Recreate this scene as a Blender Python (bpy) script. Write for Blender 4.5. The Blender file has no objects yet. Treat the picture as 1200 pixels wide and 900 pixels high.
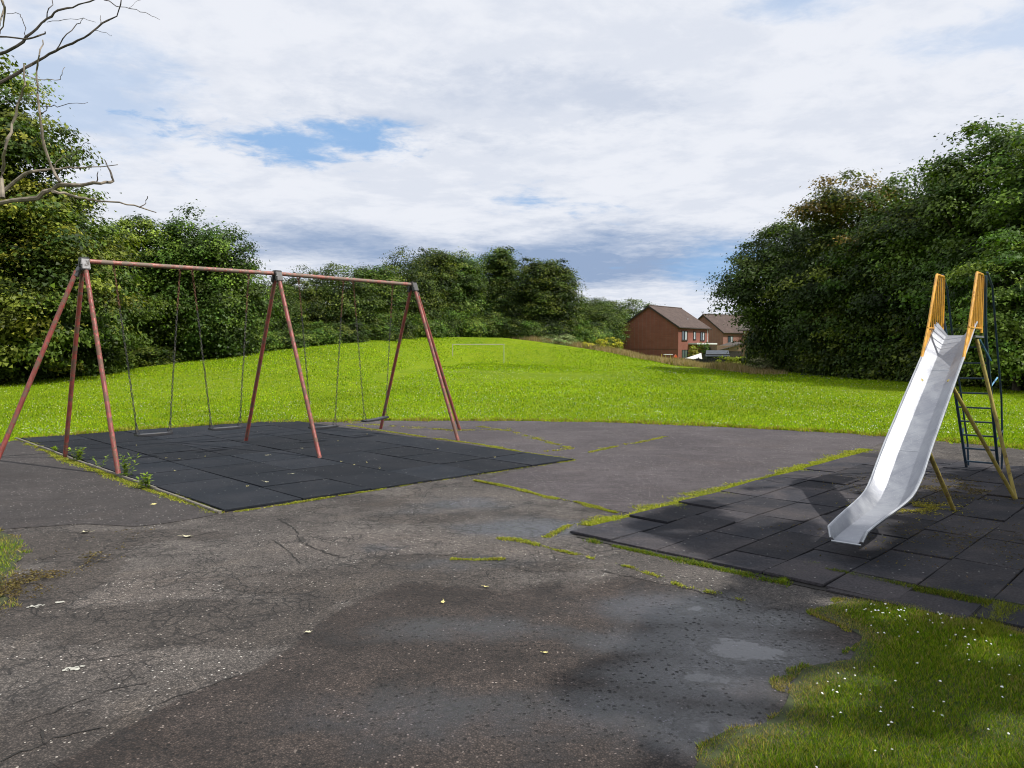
import bpy, bmesh, math, random
import numpy as np
from mathutils import Vector, Matrix
random.seed(7)
RNG = np.random.default_rng(11)
R = math.radians
# ---------------------------------------------------------------- camera, sky, sun, exposure
scn = bpy.context.scene
COL = scn.collection
EYE = 1.7
F = 901.0
PITCH = math.atan(42 / F)
cam_d = bpy.data.cameras.new('camera')
cam_d.sensor_width = 36
cam_d.lens = F / 1200 * 36
cam_d.clip_start = .05
cam_d.clip_end = 3000
cam = bpy.data.objects.new('camera', cam_d)
COL.objects.link(cam)
cam.location = (0, 0, EYE)
cam.rotation_euler = (R(90) - PITCH, 0, 0)
scn.camera = cam
scn.view_settings.view_transform = 'Standard'
scn.view_settings.look = 'None'
scn.view_settings.gamma = 1
scn.view_settings.exposure = 0.0
scn.cycles.filter_width = 1.05
scn.cycles.max_bounces = 6
scn.cycles.diffuse_bounces = 2
scn.cycles.glossy_bounces = 2
scn.cycles.transmission_bounces = 3
SX, SY = -.72, .27                      # shadow offset on the ground per metre of height
SUN = Vector((-SX, -SY, 1)).normalized()
sd = bpy.data.lights.new('sun', 'SUN')
sd.energy = 5.0
sd.angle = R(.6)
sd.color = (1, .955, .88)
so = bpy.data.objects.new('sun', sd)
COL.objects.link(so)
so.location = (20, -10, 40)
so.rotation_euler = SUN.to_track_quat('Z', 'Y').to_euler()
SUN_EL = math.asin(SUN.z)
SUN_AZ = math.atan2(SUN.x, SUN.y)


class NT:
    """small helper for building node trees"""
    def __init__(s, nt):
        s.nt = nt
        nt.nodes.clear()

    def n(s, t, ins=None, **kw):
        nd = s.nt.nodes.new(t)
        for k, v in kw.items():
            setattr(nd, k, v)
        for k, v in (ins or {}).items():
            sk = nd.inputs[k]
            if isinstance(v, bpy.types.NodeSocket):
                s.nt.links.new(v, sk)
            elif isinstance(v, bpy.types.Node):
                s.nt.links.new(v.outputs[0], sk)
            else:
                sk.default_value = v
        return nd

    def m(s, op, a, b=0.0, c=None, clamp=False):
        d = {0: a, 1: b}
        if c is not None:
            d[2] = c
        return s.n('ShaderNodeMath', d, operation=op, use_clamp=clamp).outputs[0]

    def ss(s, v, lo, hi, a=0.0, b=1.0):
        return s.n('ShaderNodeMapRange', {'Value': v, 'From Min': lo, 'From Max': hi, 'To Min': a, 'To Max': b},
                   interpolation_type='SMOOTHSTEP').outputs[0]

    def mix(s, f, a, b, mode='MIX'):
        nd = s.n('ShaderNodeMix', data_type='RGBA', blend_type=mode)
        for i, v in ((0, f), (6, a), (7, b)):
            sk = nd.inputs[i]
            if isinstance(v, bpy.types.NodeSocket):
                s.nt.links.new(v, sk)
            else:
                sk.default_value = (*v, 1) if isinstance(v, tuple) and len(v) == 3 else v
        return nd.outputs[2]

    def noise(s, vec, scale, detail=3, rough=.5, dist=0):
        d = {'Scale': scale, 'Detail': detail, 'Roughness': rough, 'Distortion': dist}
        if vec is not None:
            d['Vector'] = vec
        return s.n('ShaderNodeTexNoise', d).outputs[0]


world = bpy.data.worlds.new('World')
scn.world = world
world.use_nodes = True
w = NT(world.node_tree)
sky = w.n('ShaderNodeTexSky', sky_type='NISHITA', sun_disc=False, sun_elevation=SUN_EL, sun_rotation=SUN_AZ,
          air_density=1.0, dust_density=.6, ozone_density=1.4)
tc = w.n('ShaderNodeTexCoord').outputs['Generated']
sep = w.n('ShaderNodeSeparateXYZ', {0: tc})
zc = w.m('MAXIMUM', sep.outputs[2], 0.0)
den = w.m('ADD', zc, .10)
px_ = w.m('DIVIDE', sep.outputs[0], den)
py_ = w.m('DIVIDE', sep.outputs[1], den)
pl = w.n('ShaderNodeCombineXYZ', {0: px_, 1: py_, 2: 3.7}).outputs[0]
az = w.m('ARCTAN2', sep.outputs[0], sep.outputs[1])
el = w.m('ARCSINE', sep.outputs[2])
wrp = w.noise(pl, 1.1, 5, .6)
wrp2 = w.noise(pl, 3.4, 5, .65)
wrp3 = w.noise(pl, 9.0, 5, .65, .5)


def blob(a0, e0, ra, re, k=.55, fine=1.0):
    """soft bank at azimuth a0, elevation e0, its edge broken up by noise"""
    u = w.m('DIVIDE', w.m('SUBTRACT', az, a0), ra)
    v = w.m('DIVIDE', w.m('SUBTRACT', el, e0), re)
    d = w.m('SQRT', w.m('ADD', w.m('MULTIPLY', u, u), w.m('MULTIPLY', v, v)))
    d = w.m('ADD', d, w.m('MULTIPLY', w.m('SUBTRACT', wrp, .5), 2.2 * k))
    d = w.m('ADD', d, w.m('MULTIPLY', w.m('SUBTRACT', wrp2, .5), 3.4 * k * fine))
    d = w.m('ADD', d, w.m('MULTIPLY', w.m('SUBTRACT', wrp3, .5), 2.2 * k * fine))
    return w.ss(d, 1.15, .15)


c1 = w.noise(pl, .75, 7, .58, .25)
c2 = w.noise(pl, 2.3, 6, .6, .4)
c3 = w.noise(pl, 6.5, 5, .6, .2)
cl = w.m('ADD', w.m('ADD', w.m('MULTIPLY', c1, .55), w.m('MULTIPLY', c2, .33)), w.m('MULTIPLY', c3, .12))
hole = w.m('MAXIMUM', blob(-.30, .252, .16, .026, .8), w.m('MULTIPLY', blob(.36, .40, .09, .03), .55))
hole = w.m('MAXIMUM', hole, w.m('MULTIPLY', blob(.265, .100, .085, .04, .5, .5), .8))
hole = w.m('MAXIMUM', hole, w.m('MULTIPLY', blob(.60, .33, .13, .04), .45))
hole = w.m('MAXIMUM', hole, w.m('MULTIPLY', blob(-.50, .27, .14, .08), .45))
cover = w.ss(cl, .30, .42)
cover = w.m('MULTIPLY', cover, w.m('SUBTRACT', 1.0, w.m('MULTIPLY', hole, .93)))
cover = w.m('MAXIMUM', cover, w.ss(cl, .60, .70))
cover = w.m('ADD', w.m('MULTIPLY', cover, .93), .06)
# grey undersides of the clouds, thicker towards the horizon
grey = w.m('MAXIMUM', blob(.06, .112, .34, .050, .6, .35), w.m('MULTIPLY', blob(-.20, .13, .20, .035, .6, .4), .8))
grey = w.m('MAXIMUM', grey, w.m('MULTIPLY', blob(-.02, .30, .25, .05, .8), .22))
shade = w.m('ADD', w.m('MULTIPLY', w.ss(w.m('ADD', w.m('MULTIPLY', c2, .6), w.m('MULTIPLY', c3, .4)), .58, .40), .20), w.m('MULTIPLY', grey, 1.0), clamp=True)
ccol = w.mix(shade, (8.5, 8.75, 9.4), (3.1, 4.1, 6.0))
skyb = w.mix(.8, sky.outputs[0], (2.5, 4.9, 8.6))
out = w.mix(cover, skyb, ccol)
bg = w.n('ShaderNodeBackground', {'Color': out, 'Strength': .1})
w.n('ShaderNodeOutputWorld', {'Surface': bg.outputs[0]})


# ---------------------------------------------------------------- geometry of the photograph
def ground_at(px, py, z=0.0):
    u = 450 - py
    dx, dy, dz = px - 600, F * math.cos(PITCH) + u * math.sin(PITCH), -F * math.sin(PITCH) + u * math.cos(PITCH)
    t = (z - EYE) / dz
    return (dx * t, dy * t)


def G(*pts):
    return [ground_at(*p) for p in pts]


CT = np.array([(-600, 30, .1), (-200, 34, .1), (0, 40, .0), (130, 46, .35), (240, 53, 1.0), (300, 57, 1.4), (380, 63, 1.95), (430, 70, 2.35),
               (480, 80, 2.68), (530, 88, 2.98), (590, 92, 2.95), (640, 92, 2.35), (700, 88, 1.45), (740, 82, .70), (790, 74, .1),
               (870, 60, 0), (1000, 40, 0), (1200, 30, 0), (2000, 25, 0)], float)


def terrain(X, Y):
    X = np.asarray(X, float)
    Y = np.asarray(Y, float)
    Ys = np.maximum(Y, .5)
    px = 600 + F * X / Ys
    yc = np.interp(px, CT[:, 0], CT[:, 1])
    zc = np.interp(px, CT[:, 0], CT[:, 2])
    y0 = np.interp(px, [300, 430, 545, 640, 720, 800], [22, 29, 73, 70, 50, 30])
    lin = np.interp(px, [380, 520], [0, 1])
    t = np.clip((Ys - y0) / (yc - y0), 0, 1)
    up = t * t * (3 - 2 * t)
    base = np.clip((Ys - 30) / 60, 0, 1) * .25 * lin * np.interp(px, [600, 760], [1, 0])
    z = np.maximum(zc * up, np.minimum(base, zc))
    fall = np.clip((Ys - yc - 25) / 40, 0, 1)
    z = z * (1 - fall * fall * (3 - 2 * fall))
    return np.where(Y < 18, 0, z)


def tz(x, y):
    return float(terrain(x, y))


# ---------------------------------------------------------------- mesh helpers
def tag(o, label=None, cat=None, group=None, kind=None):
    if label: o['label'] = label
    if cat: o['category'] = cat
    if group: o['group'] = group
    if kind: o['kind'] = kind
    return o


def link(name, me, parent=None, loc=None):
    o = bpy.data.objects.new(name, me)
    COL.objects.link(o)
    if parent: o.parent = parent
    if loc: o.location = loc
    return o


def thing(name, label, cat, loc=(0, 0, 0), rz=0, group=None):
    o = link(name, None)
    o.empty_display_size = .2
    o.location = loc
    o.rotation_euler = (0, 0, rz)
    return tag(o, label, cat, group)


def smooth(me, on=True):
    me.polygons.foreach_set('use_smooth', [on] * len(me.polygons))


def np_mesh(name, V, k, cols=None, m=None, sm=False):
    """V: (n*k,3) unshared vertices, k per face"""
    V = np.ascontiguousarray(V, dtype=np.float32).reshape(-1, 3)
    n = len(V)
    me = bpy.data.meshes.new(name)
    me.vertices.add(n)
    me.vertices.foreach_set('co', V.ravel())
    me.loops.add(n)
    me.loops.foreach_set('vertex_index', np.arange(n, dtype=np.int32))
    nf = n // k
    me.polygons.add(nf)
    me.polygons.foreach_set('loop_start', np.arange(0, n, k, dtype=np.int32))
    me.polygons.foreach_set('loop_total', np.full(nf, k, dtype=np.int32))
    if cols is not None:
        a = me.color_attributes.new('Col', 'FLOAT_COLOR', 'POINT')
        c = np.ones((n, 4), np.float32)
        c[:, :3] = np.repeat(cols, k, axis=0)
        a.data.foreach_set('color', c.ravel())
    me.update(calc_edges=True)
    if m: me.materials.append(m)
    if sm: smooth(me)
    return me


class MB:
    """collects shapes into one mesh"""
    def __init__(s):
        s.v, s.f = [], []

    def add(s, vs, fs):
        o = len(s.v)
        s.v += [tuple(v) for v in vs]
        s.f += [tuple(i + o for i in f) for f in fs]
        return s

    def box(s, c, h, M=None):
        vs = [Vector((a * h[0], b * h[1], d * h[2])) for a in (-1, 1) for b in (-1, 1) for d in (-1, 1)]
        if M is not None: vs = [M @ v for v in vs]
        vs = [v + Vector(c) for v in vs]
        return s.add(vs, [(0, 1, 3, 2), (4, 6, 7, 5), (0, 4, 5, 1), (2, 3, 7, 6), (0, 2, 6, 4), (1, 5, 7, 3)])

    def tube(s, pts, r, n=10, cap=True):
        pts = [Vector(p) for p in pts]
        rs = r if isinstance(r, (list, tuple)) else [r] * len(pts)
        o = len(s.v)
        up = None
        for i, p in enumerate(pts):
            d = (pts[min(i + 1, len(pts) - 1)] - pts[max(i - 1, 0)]).normalized()
            if up is None:
                up = Vector((0, 0, 1)) if abs(d.z) < .9 else Vector((1, 0, 0))
            a = d.cross(up)
            if a.length < 1e-4: a = d.orthogonal()
            a.normalize()
            b = d.cross(a).normalized()
            up = -b if False else up
            for k in range(n):
                t = 2 * math.pi * k / n
                s.v.append(tuple(p + (a * math.cos(t) + b * math.sin(t)) * rs[i]))
        for i in range(len(pts) - 1):
            for k in range(n):
                k2 = (k + 1) % n
                s.f.append((o + i * n + k, o + i * n + k2, o + (i + 1) * n + k2, o + (i + 1) * n + k))
        if cap:
            s.f.append(tuple(o + k for k in range(n))[::-1])
            s.f.append(tuple(o + (len(pts) - 1) * n + k for k in range(n)))
        return s

    def prism(s, poly, z0, z1):
        n = len(poly)
        vs = [(x, y, z0) for x, y in poly] + [(x, y, z1) for x, y in poly]
        return s.add(vs, [tuple(range(n))[::-1], tuple(range(n, 2 * n))] + [(i, (i + 1) % n, (i + 1) % n + n, i + n) for i in range(n)])

    def extr(s, poly3, off):
        n = len(poly3)
        off = Vector(off)
        vs = [Vector(p) for p in poly3] + [Vector(p) + off for p in poly3]
        return s.add(vs, [tuple(range(n))[::-1], tuple(range(n, 2 * n))] + [(i, (i + 1) % n, (i + 1) % n + n, i + n) for i in range(n)])

    def mesh(s, name, mat=None, sm=False, bevel=0):
        me = bpy.data.meshes.new(name)
        me.from_pydata(s.v, [], s.f)
        bm = bmesh.new()
        bm.from_mesh(me)
        bmesh.ops.recalc_face_normals(bm, faces=bm.faces)
        if bevel:
            bmesh.ops.bevel(bm, geom=[e for e in bm.edges if e.calc_face_angle(0) > .5], offset=bevel, segments=2, affect='EDGES')
        bm.to_mesh(me)
        bm.free()
        if mat: me.materials.append(mat)
        if sm:
            smooth(me)
            me.set_sharp_from_angle(angle=R(40))
        return me

    def build(s, name, mat, parent=None, sm=False, bevel=0, loc=None):
        return link(name, s.mesh(name, mat, sm, bevel), parent, loc)


# ---------------------------------------------------------------- materials
def material(name):
    m = bpy.data.materials.new(name)
    m.use_nodes = True
    return m, NT(m.node_tree)


def finish(t, col, rough=.8, bump=None, bstr=.3, bdist=.01, metal=0.0, spec=.5, extra=None):
    d = {'Base Color': col, 'Roughness': rough, 'Metallic': metal, 'Specular IOR Level': spec}
    if bump is not None:
        d['Normal'] = t.n('ShaderNodeBump', {'Height': bump, 'Strength': bstr, 'Distance': bdist}).outputs[0]
    d.update(extra or {})
    for k, v in list(d.items()):
        if isinstance(v, tuple) and len(v) == 3: d[k] = (*v, 1)
    p = t.n('ShaderNodeBsdfPrincipled', d)
    t.n('ShaderNodeOutputMaterial', {0: p.outputs[0]})
    return p


def pos(t):
    return t.n('ShaderNodeNewGeometry').outputs['Position']


def objpos(t):
    return t.n('ShaderNodeTexCoord').outputs['Object']


def simple(name, col, rough=.7, var=.25, scale=8, metal=0.0, bstr=.15, spec=.5, world_space=True):
    m, t = material(name)
    v = pos(t) if world_space else objpos(t)
    n = t.noise(v, scale, 5, .6)
    n2 = t.noise(v, scale * 6, 3, .6)
    c = t.mix(t.ss(n, .3, .7), tuple(x * (1 - var) for x in col), tuple(min(1, x * (1 + var)) for x in col))
    c = t.mix(t.ss(n2, .35, .65, 0, .25), c, tuple(x * .6 for x in col))
    finish(t, c, t.m('ADD', rough - .08, t.m('MULTIPLY', n, .16)), n2, bstr, .004, metal, spec)
    return m


def leaf_mat(name, tint=(1, 1, 1), trans=.35, rough=.5):
    m, t = material(name)
    c = t.n('ShaderNodeVertexColor', layer_name='Col').outputs[0]
    c = t.mix(1.0, c, tint, 'MULTIPLY')
    p = t.n('ShaderNodeBsdfPrincipled', {'Base Color': c, 'Roughness': rough, 'Specular IOR Level': .2 if name == 'leaves' else .12})
    tr = t.n('ShaderNodeBsdfTranslucent', {'Color': t.mix(1.0, c, (1.3, 1.45, .5), 'MULTIPLY')})
    mx = t.n('ShaderNodeMixShader', {0: trans, 1: p.outputs[0], 2: tr.outputs[0]})
    t.n('ShaderNodeOutputMaterial', {0: mx.outputs[0]})
    return m


def tarmac_mat(name, lo, hi, tint_dark, wet_attr=False, worn=.5, crackle=1.0, smoothness=0.0):
    m, t = material(name)
    P = pos(t)
    big = t.noise(P, .55, 5, .62, .4)
    mid = t.noise(P, 2.6, 6, .65, .3)
    fine = t.noise(P, 30, 5, .75)
    c = t.mix(t.ss(big, .34, .68), lo, hi)
    c = t.mix(t.ss(mid, .40, .72, 0, .55), c, tint_dark)
    st = t.n('ShaderNodeMapping', {'Vector': P, 'Rotation': (0, 0, R(-18)), 'Scale': (.8, 3.4, 1)}).outputs[0]
    stn = t.noise(st, 1.2, 5, .62, .5)
    c = t.mix(t.ss(stn, .52, .74, 0, .45 * worn), c, tuple(min(1, x * 1.55) for x in hi))
    dust = t.noise(P, 1.1, 4, .6, 1.0)
    c = t.mix(t.ss(dust, .50, .75, 0, .30), c, (hi[0] * 1.15, hi[1] * 1.02, hi[2] * .85))
    # stones of the aggregate
    vor = t.n('ShaderNodeTexVoronoi', {'Vector': P, 'Scale': 95.0})
    rnd = t.n('ShaderNodeSeparateColor', {0: vor.outputs['Color']})
    stone = t.ss(rnd.outputs[0], .05, .95, .66 + smoothness * .25, 1.38 - smoothness * .25)
    grain = t.ss(vor.outputs['Distance'], .62, .2, .45 + smoothness * .4, 1.15)
    bright = t.m('MULTIPLY', stone, grain)
    bright = t.m('MULTIPLY', bright, t.ss(fine, .36, .64, .78 + smoothness * .1, 1.24 - smoothness * .1))
    bc = t.n('ShaderNodeCombineXYZ', {0: bright, 1: bright, 2: bright}).outputs[0]
    c = t.mix(1.0, c, bc, 'MULTIPLY')
    g2 = t.ss(t.noise(P, 13, 4, .7), .36, .64, .90, 1.10)
    c = t.mix(1.0, c, t.n('ShaderNodeCombineXYZ', {0: g2, 1: g2, 2: g2}).outputs[0], 'MULTIPLY')
    v2 = t.n('ShaderNodeTexVoronoi', {'Vector': P, 'Scale': 76.0})
    r2 = t.n('ShaderNodeSeparateColor', {0: v2.outputs['Color']})
    spk = t.m('MULTIPLY', t.ss(r2.outputs[1], .972, .978), t.ss(v2.outputs['Distance'], .48, .36))
    spk = t.m('MULTIPLY', spk, t.ss(t.noise(P, 1.6, 3), .40, .56, .25, 1.0))
    c = t.mix(t.m('MULTIPLY', spk, .85), c, (.66, .63, .58))
    v3 = t.n('ShaderNodeTexVoronoi', {'Vector': t.n('ShaderNodeVectorMath', {0: P, 1: (3.3, 1.7, 0)}, operation='ADD').outputs[0], 'Scale': 42.0})
    r3 = t.n('ShaderNodeSeparateColor', {0: v3.outputs['Color']})
    pit = t.m('MULTIPLY', t.ss(r3.outputs[0], .78, .84), t.ss(v3.outputs['Distance'], .50, .28))
    pit = t.m('MULTIPLY', pit, t.ss(t.noise(P, 2.2, 4, .6), .38, .60, .55, 1.0))
    c = t.mix(t.m('MULTIPLY', pit, .92 - smoothness * 1.2), c, (.010, .009, .008))
    # fine crazing
    wv = t.n('ShaderNodeVectorMath', {0: P, 1: t.n('ShaderNodeVectorMath', {0: t.n('ShaderNodeTexNoise', {'Vector': P, 'Scale': 5.0, 'Detail': 5.0}).outputs[1], 1: (.22, .22, 0)}, operation='MULTIPLY').outputs[0]}, operation='ADD').outputs[0]
    cr = t.n('ShaderNodeTexVoronoi', {'Vector': wv, 'Scale': 7.5}, feature='DISTANCE_TO_EDGE').outputs['Distance']
    crm = t.m('MULTIPLY', t.ss(cr, .052, .012), t.ss(t.noise(P, 1.3, 4, .6), .45, .57))
    crm = t.m('MULTIPLY', crm, crackle)
    if wet_attr:
        at0 = t.n('ShaderNodeSeparateColor', {0: t.n('ShaderNodeVertexColor', layer_name='Col').outputs[0]})
        crm = t.m('MULTIPLY', crm, t.m('SUBTRACT', 1.0, t.m('MULTIPLY', at0.outputs[1], .72)))
    c = t.mix(t.m('MULTIPLY', crm, .85), c, (.022, .020, .018))
    hgt = t.m('ADD', t.m('MULTIPLY', grain, .6), t.m('MULTIPLY', fine, .8))
    hgt = t.m('ADD', hgt, t.m('MULTIPLY', rnd.outputs[1], .5))
    hgt = t.m('SUBTRACT', hgt, t.m('MULTIPLY', crm, 3.0))
    hgt = t.m('SUBTRACT', hgt, t.m('MULTIPLY', pit, 1.6))
    rough = t.m('ADD', .84, t.m('MULTIPLY', mid, .12))
    bstr = .75 - smoothness * .4
    extra = None
    if wet_attr:
        a = t.n('ShaderNodeVertexColor', layer_name='Col').outputs[0]
        sc = t.n('ShaderNodeSeparateColor', {0: a})
        wet = t.m('ADD', sc.outputs[0], t.m('MULTIPLY', t.m('SUBTRACT', mid, .5), .9))
        wet = t.m('ADD', wet, t.m('MULTIPLY', t.m('SUBTRACT', fine, .5), .25))
        damp = t.ss(wet, .12, .75)
        pool = t.ss(wet, .78, 1.02)
        # newer, darker layer: red channel wet, green channel newer layer, blue channel older pale wear
        lay = t.ss(t.m('ADD', sc.outputs[1], t.m('MULTIPLY', t.m('SUBTRACT', mid, .5), .5)), .40, .60)
        c = t.mix(lay, c, t.mix(1.0, c, (.50, .435, .41), 'MULTIPLY'))
        stain = t.m('MULTIPLY', t.ss(t.m('ADD', sc.outputs[2], t.m('MULTIPLY', t.m('SUBTRACT', mid, .5), -1.2)), .18, -.22), .62)
        c = t.mix(stain, c, t.mix(1.0, c, (.45, .40, .36), 'MULTIPLY'))
        pal = t.ss(t.m('ADD', sc.outputs[2], t.m('MULTIPLY', t.m('SUBTRACT', mid, .5), 1.1)), .35, .85)
        c = t.mix(t.m('MULTIPLY', pal, .55), c, t.mix(1.0, c, (1.5, 1.45, 1.42), 'MULTIPLY'))
        c = t.mix(damp, c, t.mix(1.0, c, (.42, .47, .74), 'MULTIPLY'))  # damp darkens the tarmac; blue sky reflection is painted into the colour
        rough = t.m('SUBTRACT', rough, t.m('MULTIPLY', damp, .05))
        smooth_h = t.m('MULTIPLY', hgt, t.m('SUBTRACT', 1.0, t.m('MULTIPLY', damp, .30)))
        flat = t.m('SUBTRACT', 1.0, t.m('MULTIPLY', pool, .93))
        hgt = t.m('MULTIPLY', hgt, flat)
        smooth_h = t.m('MULTIPLY', smooth_h, flat)
        wav = t.m('ADD', t.m('MULTIPLY', v3.outputs['Distance'], 1.2), t.m('MULTIPLY', fine, 2.2))
        smooth_h = t.m('ADD', smooth_h, t.m('MULTIPLY', wav, flat))
        cn = t.n('ShaderNodeBump', {'Height': smooth_h, 'Strength': 1.0, 'Distance': .0032}).outputs[0]
        extra = {'Coat Weight': t.m('MULTIPLY', damp, t.m('SUBTRACT', 1.0, t.m('MULTIPLY', t.m('MULTIPLY', pit, flat), 1.0))), 'Coat Roughness': t.m('SUBTRACT', .27, t.m('MULTIPLY', pool, .12)), 'Coat IOR': 1.55, 'Coat Normal': cn}
    p = finish(t, c, t.m('MAXIMUM', rough, .07), hgt, bstr, .006, extra=extra)
    return m


M = {}
M['tarmac_old'] = tarmac_mat('worn_tarmac', (.084, .072, .064), (.136, .119, .106), (.045, .040, .038), True)
M['tarmac_purple'] = tarmac_mat('smooth_tarmac', (.056, .046, .050), (.086, .073, .077), (.048, .039, .041), False, .8, .25, .5)
M['tarmac_dark'] = tarmac_mat('dark_tarmac', (.034, .029, .028), (.054, .046, .044), (.026, .021, .020), False, .9, .3, .5)


def rubber_mat(name, col, warm):
    m, t = material(name)
    P = pos(t)
    o = t.n('ShaderNodeObjectInfo').outputs['Random']
    n = t.noise(P, 1.4, 5, .62, .5)
    n2 = t.noise(P, 60, 3, .7)
    n3 = t.noise(P, 7, 5, .65)
    c = t.mix(t.ss(n, .35, .7), col, warm)
    c = t.mix(t.ss(n3, .55, .75, 0, .35), c, tuple(x * 1.7 for x in warm))
    k = t.m('MULTIPLY', t.ss(o, 0, 1, .78, 1.22), t.ss(n2, .3, .7, .7, 1.3))
    c = t.mix(1.0, c, t.n('ShaderNodeCombineXYZ', {0: k, 1: k, 2: k}).outputs[0], 'MULTIPLY')
    v2 = t.n('ShaderNodeTexVoronoi', {'Vector': P, 'Scale': 40.0})
    r2 = t.n('ShaderNodeSeparateColor', {0: v2.outputs['Color']})
    spk = t.m('MULTIPLY', t.ss(r2.outputs[1], .975, .98), t.ss(v2.outputs['Distance'], .35, .2))
    c = t.mix(t.m('MULTIPLY', spk, .6), c, (.38, .37, .34))
    finish(t, c, .85, n2, .6, .004, 0, .15)
    return m


M['rubber_black'] = rubber_mat('black_rubber', (.012, .015, .020), (.020, .022, .027))
M['rubber_worn'] = rubber_mat('worn_rubber', (.026, .027, .033), (.056, .050, .052))
M['bed'] = simple('mat_bed_dark', (.02, .018, .016), .95)
M['soil'] = simple('thatchy_soil', (.036, .046, .014), .95, .4, 14, 0, .6)
M['gap'] = simple('crack_dirt', (.018, .016, .014), .95, .4, 20)
M['concrete'] = simple('edging_concrete', (.17, .155, .13), .9, .25, 9)
M['chalk'] = simple('pale_scuff', (.42, .41, .36), .9, .3, 40)


def metal_paint(name, base, wear, worn=.5, rough=.45, scale=9, metal=0.0):
    m, t = material(name)
    P = pos(t)
    n = t.noise(P, scale, 6, .68, .6)
    n2 = t.noise(P, scale * 5, 4, .7)
    st = t.noise(t.n('ShaderNodeMapping', {'Vector': P, 'Scale': (1, 1, .25)}).outputs[0], scale * 2.2, 5, .65)
    c = t.mix(t.ss(st, .35, .65), tuple(x * .75 for x in base), tuple(min(1, x * 1.3) for x in base))
    msk = t.ss(t.m('ADD', n, t.m('MULTIPLY', n2, .25)), .80 - worn * .3, .88 - worn * .3)
    c = t.mix(msk, c, wear)
    finish(t, c, t.m('ADD', rough, t.m('MULTIPLY', msk, .35)), t.m('ADD', n2, msk), .35, .002, metal)
    return m


M['red_pipe'] = metal_paint('faded_red_paint', (.25, .058, .048), (.15, .085, .06), .62)
M['beam'] = metal_paint('worn_red_beam', (.30, .11, .085), (.20, .15, .12), .75)
M['galv'] = metal_paint('grey_cast_metal', (.085, .085, .09), (.14, .13, .12), .5, .5, 12, .4)
M['blackbr'] = metal_paint('dark_cast_metal', (.035, .035, .038), (.12, .10, .09), .4, .5)
M['chain'] = metal_paint('chain_steel', (.045, .045, .048), (.17, .15, .13), .6, .45, 20, .5)
M['rust'] = metal_paint('rusty_steel', (.14, .06, .035), (.09, .05, .035), .6, .8, 20)
M['rubber'] = simple('seat_rubber', (.028, .028, .032), .5, .3, 15)
M['steel'] = None
M['yellow'] = metal_paint('orange_yellow_paint', (.62, .30, .025), (.40, .17, .03), .32, .4)
M['mustard'] = metal_paint('dull_mustard_paint', (.30, .235, .05), (.20, .13, .06), .45, .55)
M['navy'] = metal_paint('dark_blue_paint', (.018, .045, .075), (.05, .05, .055), .4, .45)
M['blue'] = metal_paint('light_blue_paint', (.12, .32, .50), (.05, .10, .2), .4, .45)
M['bark'] = simple('bark', (.085, .068, .05), .95, .4, 6, 0, .6)
M['deadwood'] = simple('bleached_deadwood', (.22, .185, .145), .9, .5, 9, 0, .4)
M['deadbark'] = simple('dark_twig', (.075, .062, .052), .9, .5, 9, 0, .4)
M['white'] = simple('white_paint', (.78, .78, .76), .5, .06)
M['goal'] = simple('goal_paint', (.45, .47, .38), .6, .1)


def steel_mat():
    m, t = material('worn_sheet_steel')
    P = pos(t)
    n = t.noise(P, 5, 5, .6, .4)
    st = t.noise(t.n('ShaderNodeMapping', {'Vector': P, 'Rotation': (0, 0, R(-50)), 'Scale': (1, 14, 3)}).outputs[0], 5, 4, .6)
    n2 = t.noise(P, 70, 3, .7)
    c = t.mix(t.ss(n, .3, .7), (.24, .25, .285), (.33, .345, .375))
    c = t.mix(t.ss(st, .5, .75, 0, .4), c, (.15, .17, .21))
    c = t.mix(t.ss(n2, .62, .70, 0, .5), c, (.60, .61, .63))
    finish(t, c, t.m('ADD', t.ss(n, .3, .7, .30, .46), t.m('MULTIPLY', n2, .08)), t.m('ADD', t.m('MULTIPLY', n, 1.5), n2), .25, .006, .55)
    return m


M['steel'] = steel_mat()
M['rim'] = simple('bright_steel_rim', (.50, .52, .55), .4, .15, 8, .5)


def lawn_mat():
    m, t = material('lawn')
    P = pos(t)
    a = t.noise(P, .09, 4, .6, .5)
    b = t.noise(P, .7, 5, .65, .6)
    c_ = t.noise(P, 9, 5, .75)
    d = t.noise(t.n('ShaderNodeMapping', {'Vector': P, 'Scale': (1, .35, 1)}).outputs[0], 2.5, 4, .7)
    c = t.mix(t.ss(a, .3, .7), (.130, .205, .005), (.185, .260, .006))
    c = t.mix(t.ss(b, .35, .7, 0, .6), c, (.215, .255, .016))
    c = t.mix(t.ss(d, .45, .72, 0, .65), c, (.070, .140, .008))
    c = t.mix(t.ss(c_, .3, .62, .55, 0), c, (.045, .10, .008))
    v = t.n('ShaderNodeTexVoronoi', {'Vector': P, 'Scale': 9.0})
    r2 = t.n('ShaderNodeSeparateColor', {0: v.outputs['Color']})
    fl = t.m('MULTIPLY', t.ss(r2.outputs[0], .78, .84), t.ss(v.outputs['Distance'], .34, .2))
    c = t.mix(t.m('MULTIPLY', fl, .55), c, (.52, .56, .34))
    finish(t, c, .95, t.m('ADD', c_, b), .9, .06, 0, .03)
    return m


M['lawn'] = lawn_mat()
M['grass'] = leaf_mat('grass_blades', (1, 1, 1), .35, .75)
M['leaf'] = leaf_mat('leaves', (1, 1, 1), .24, .5)
M['petal'] = simple('white_petals', (.85, .85, .80), .7, .05)
M['weedstem'] = simple('green_stem', (.14, .20, .04), .7, .3, 30)
M['dryleaf'] = simple('yellow_leaf', (.62, .55, .22), .7, .3, 60)
M['paleleaf'] = simple('pale_leaf', (.60, .56, .38), .7, .2, 60)

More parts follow.
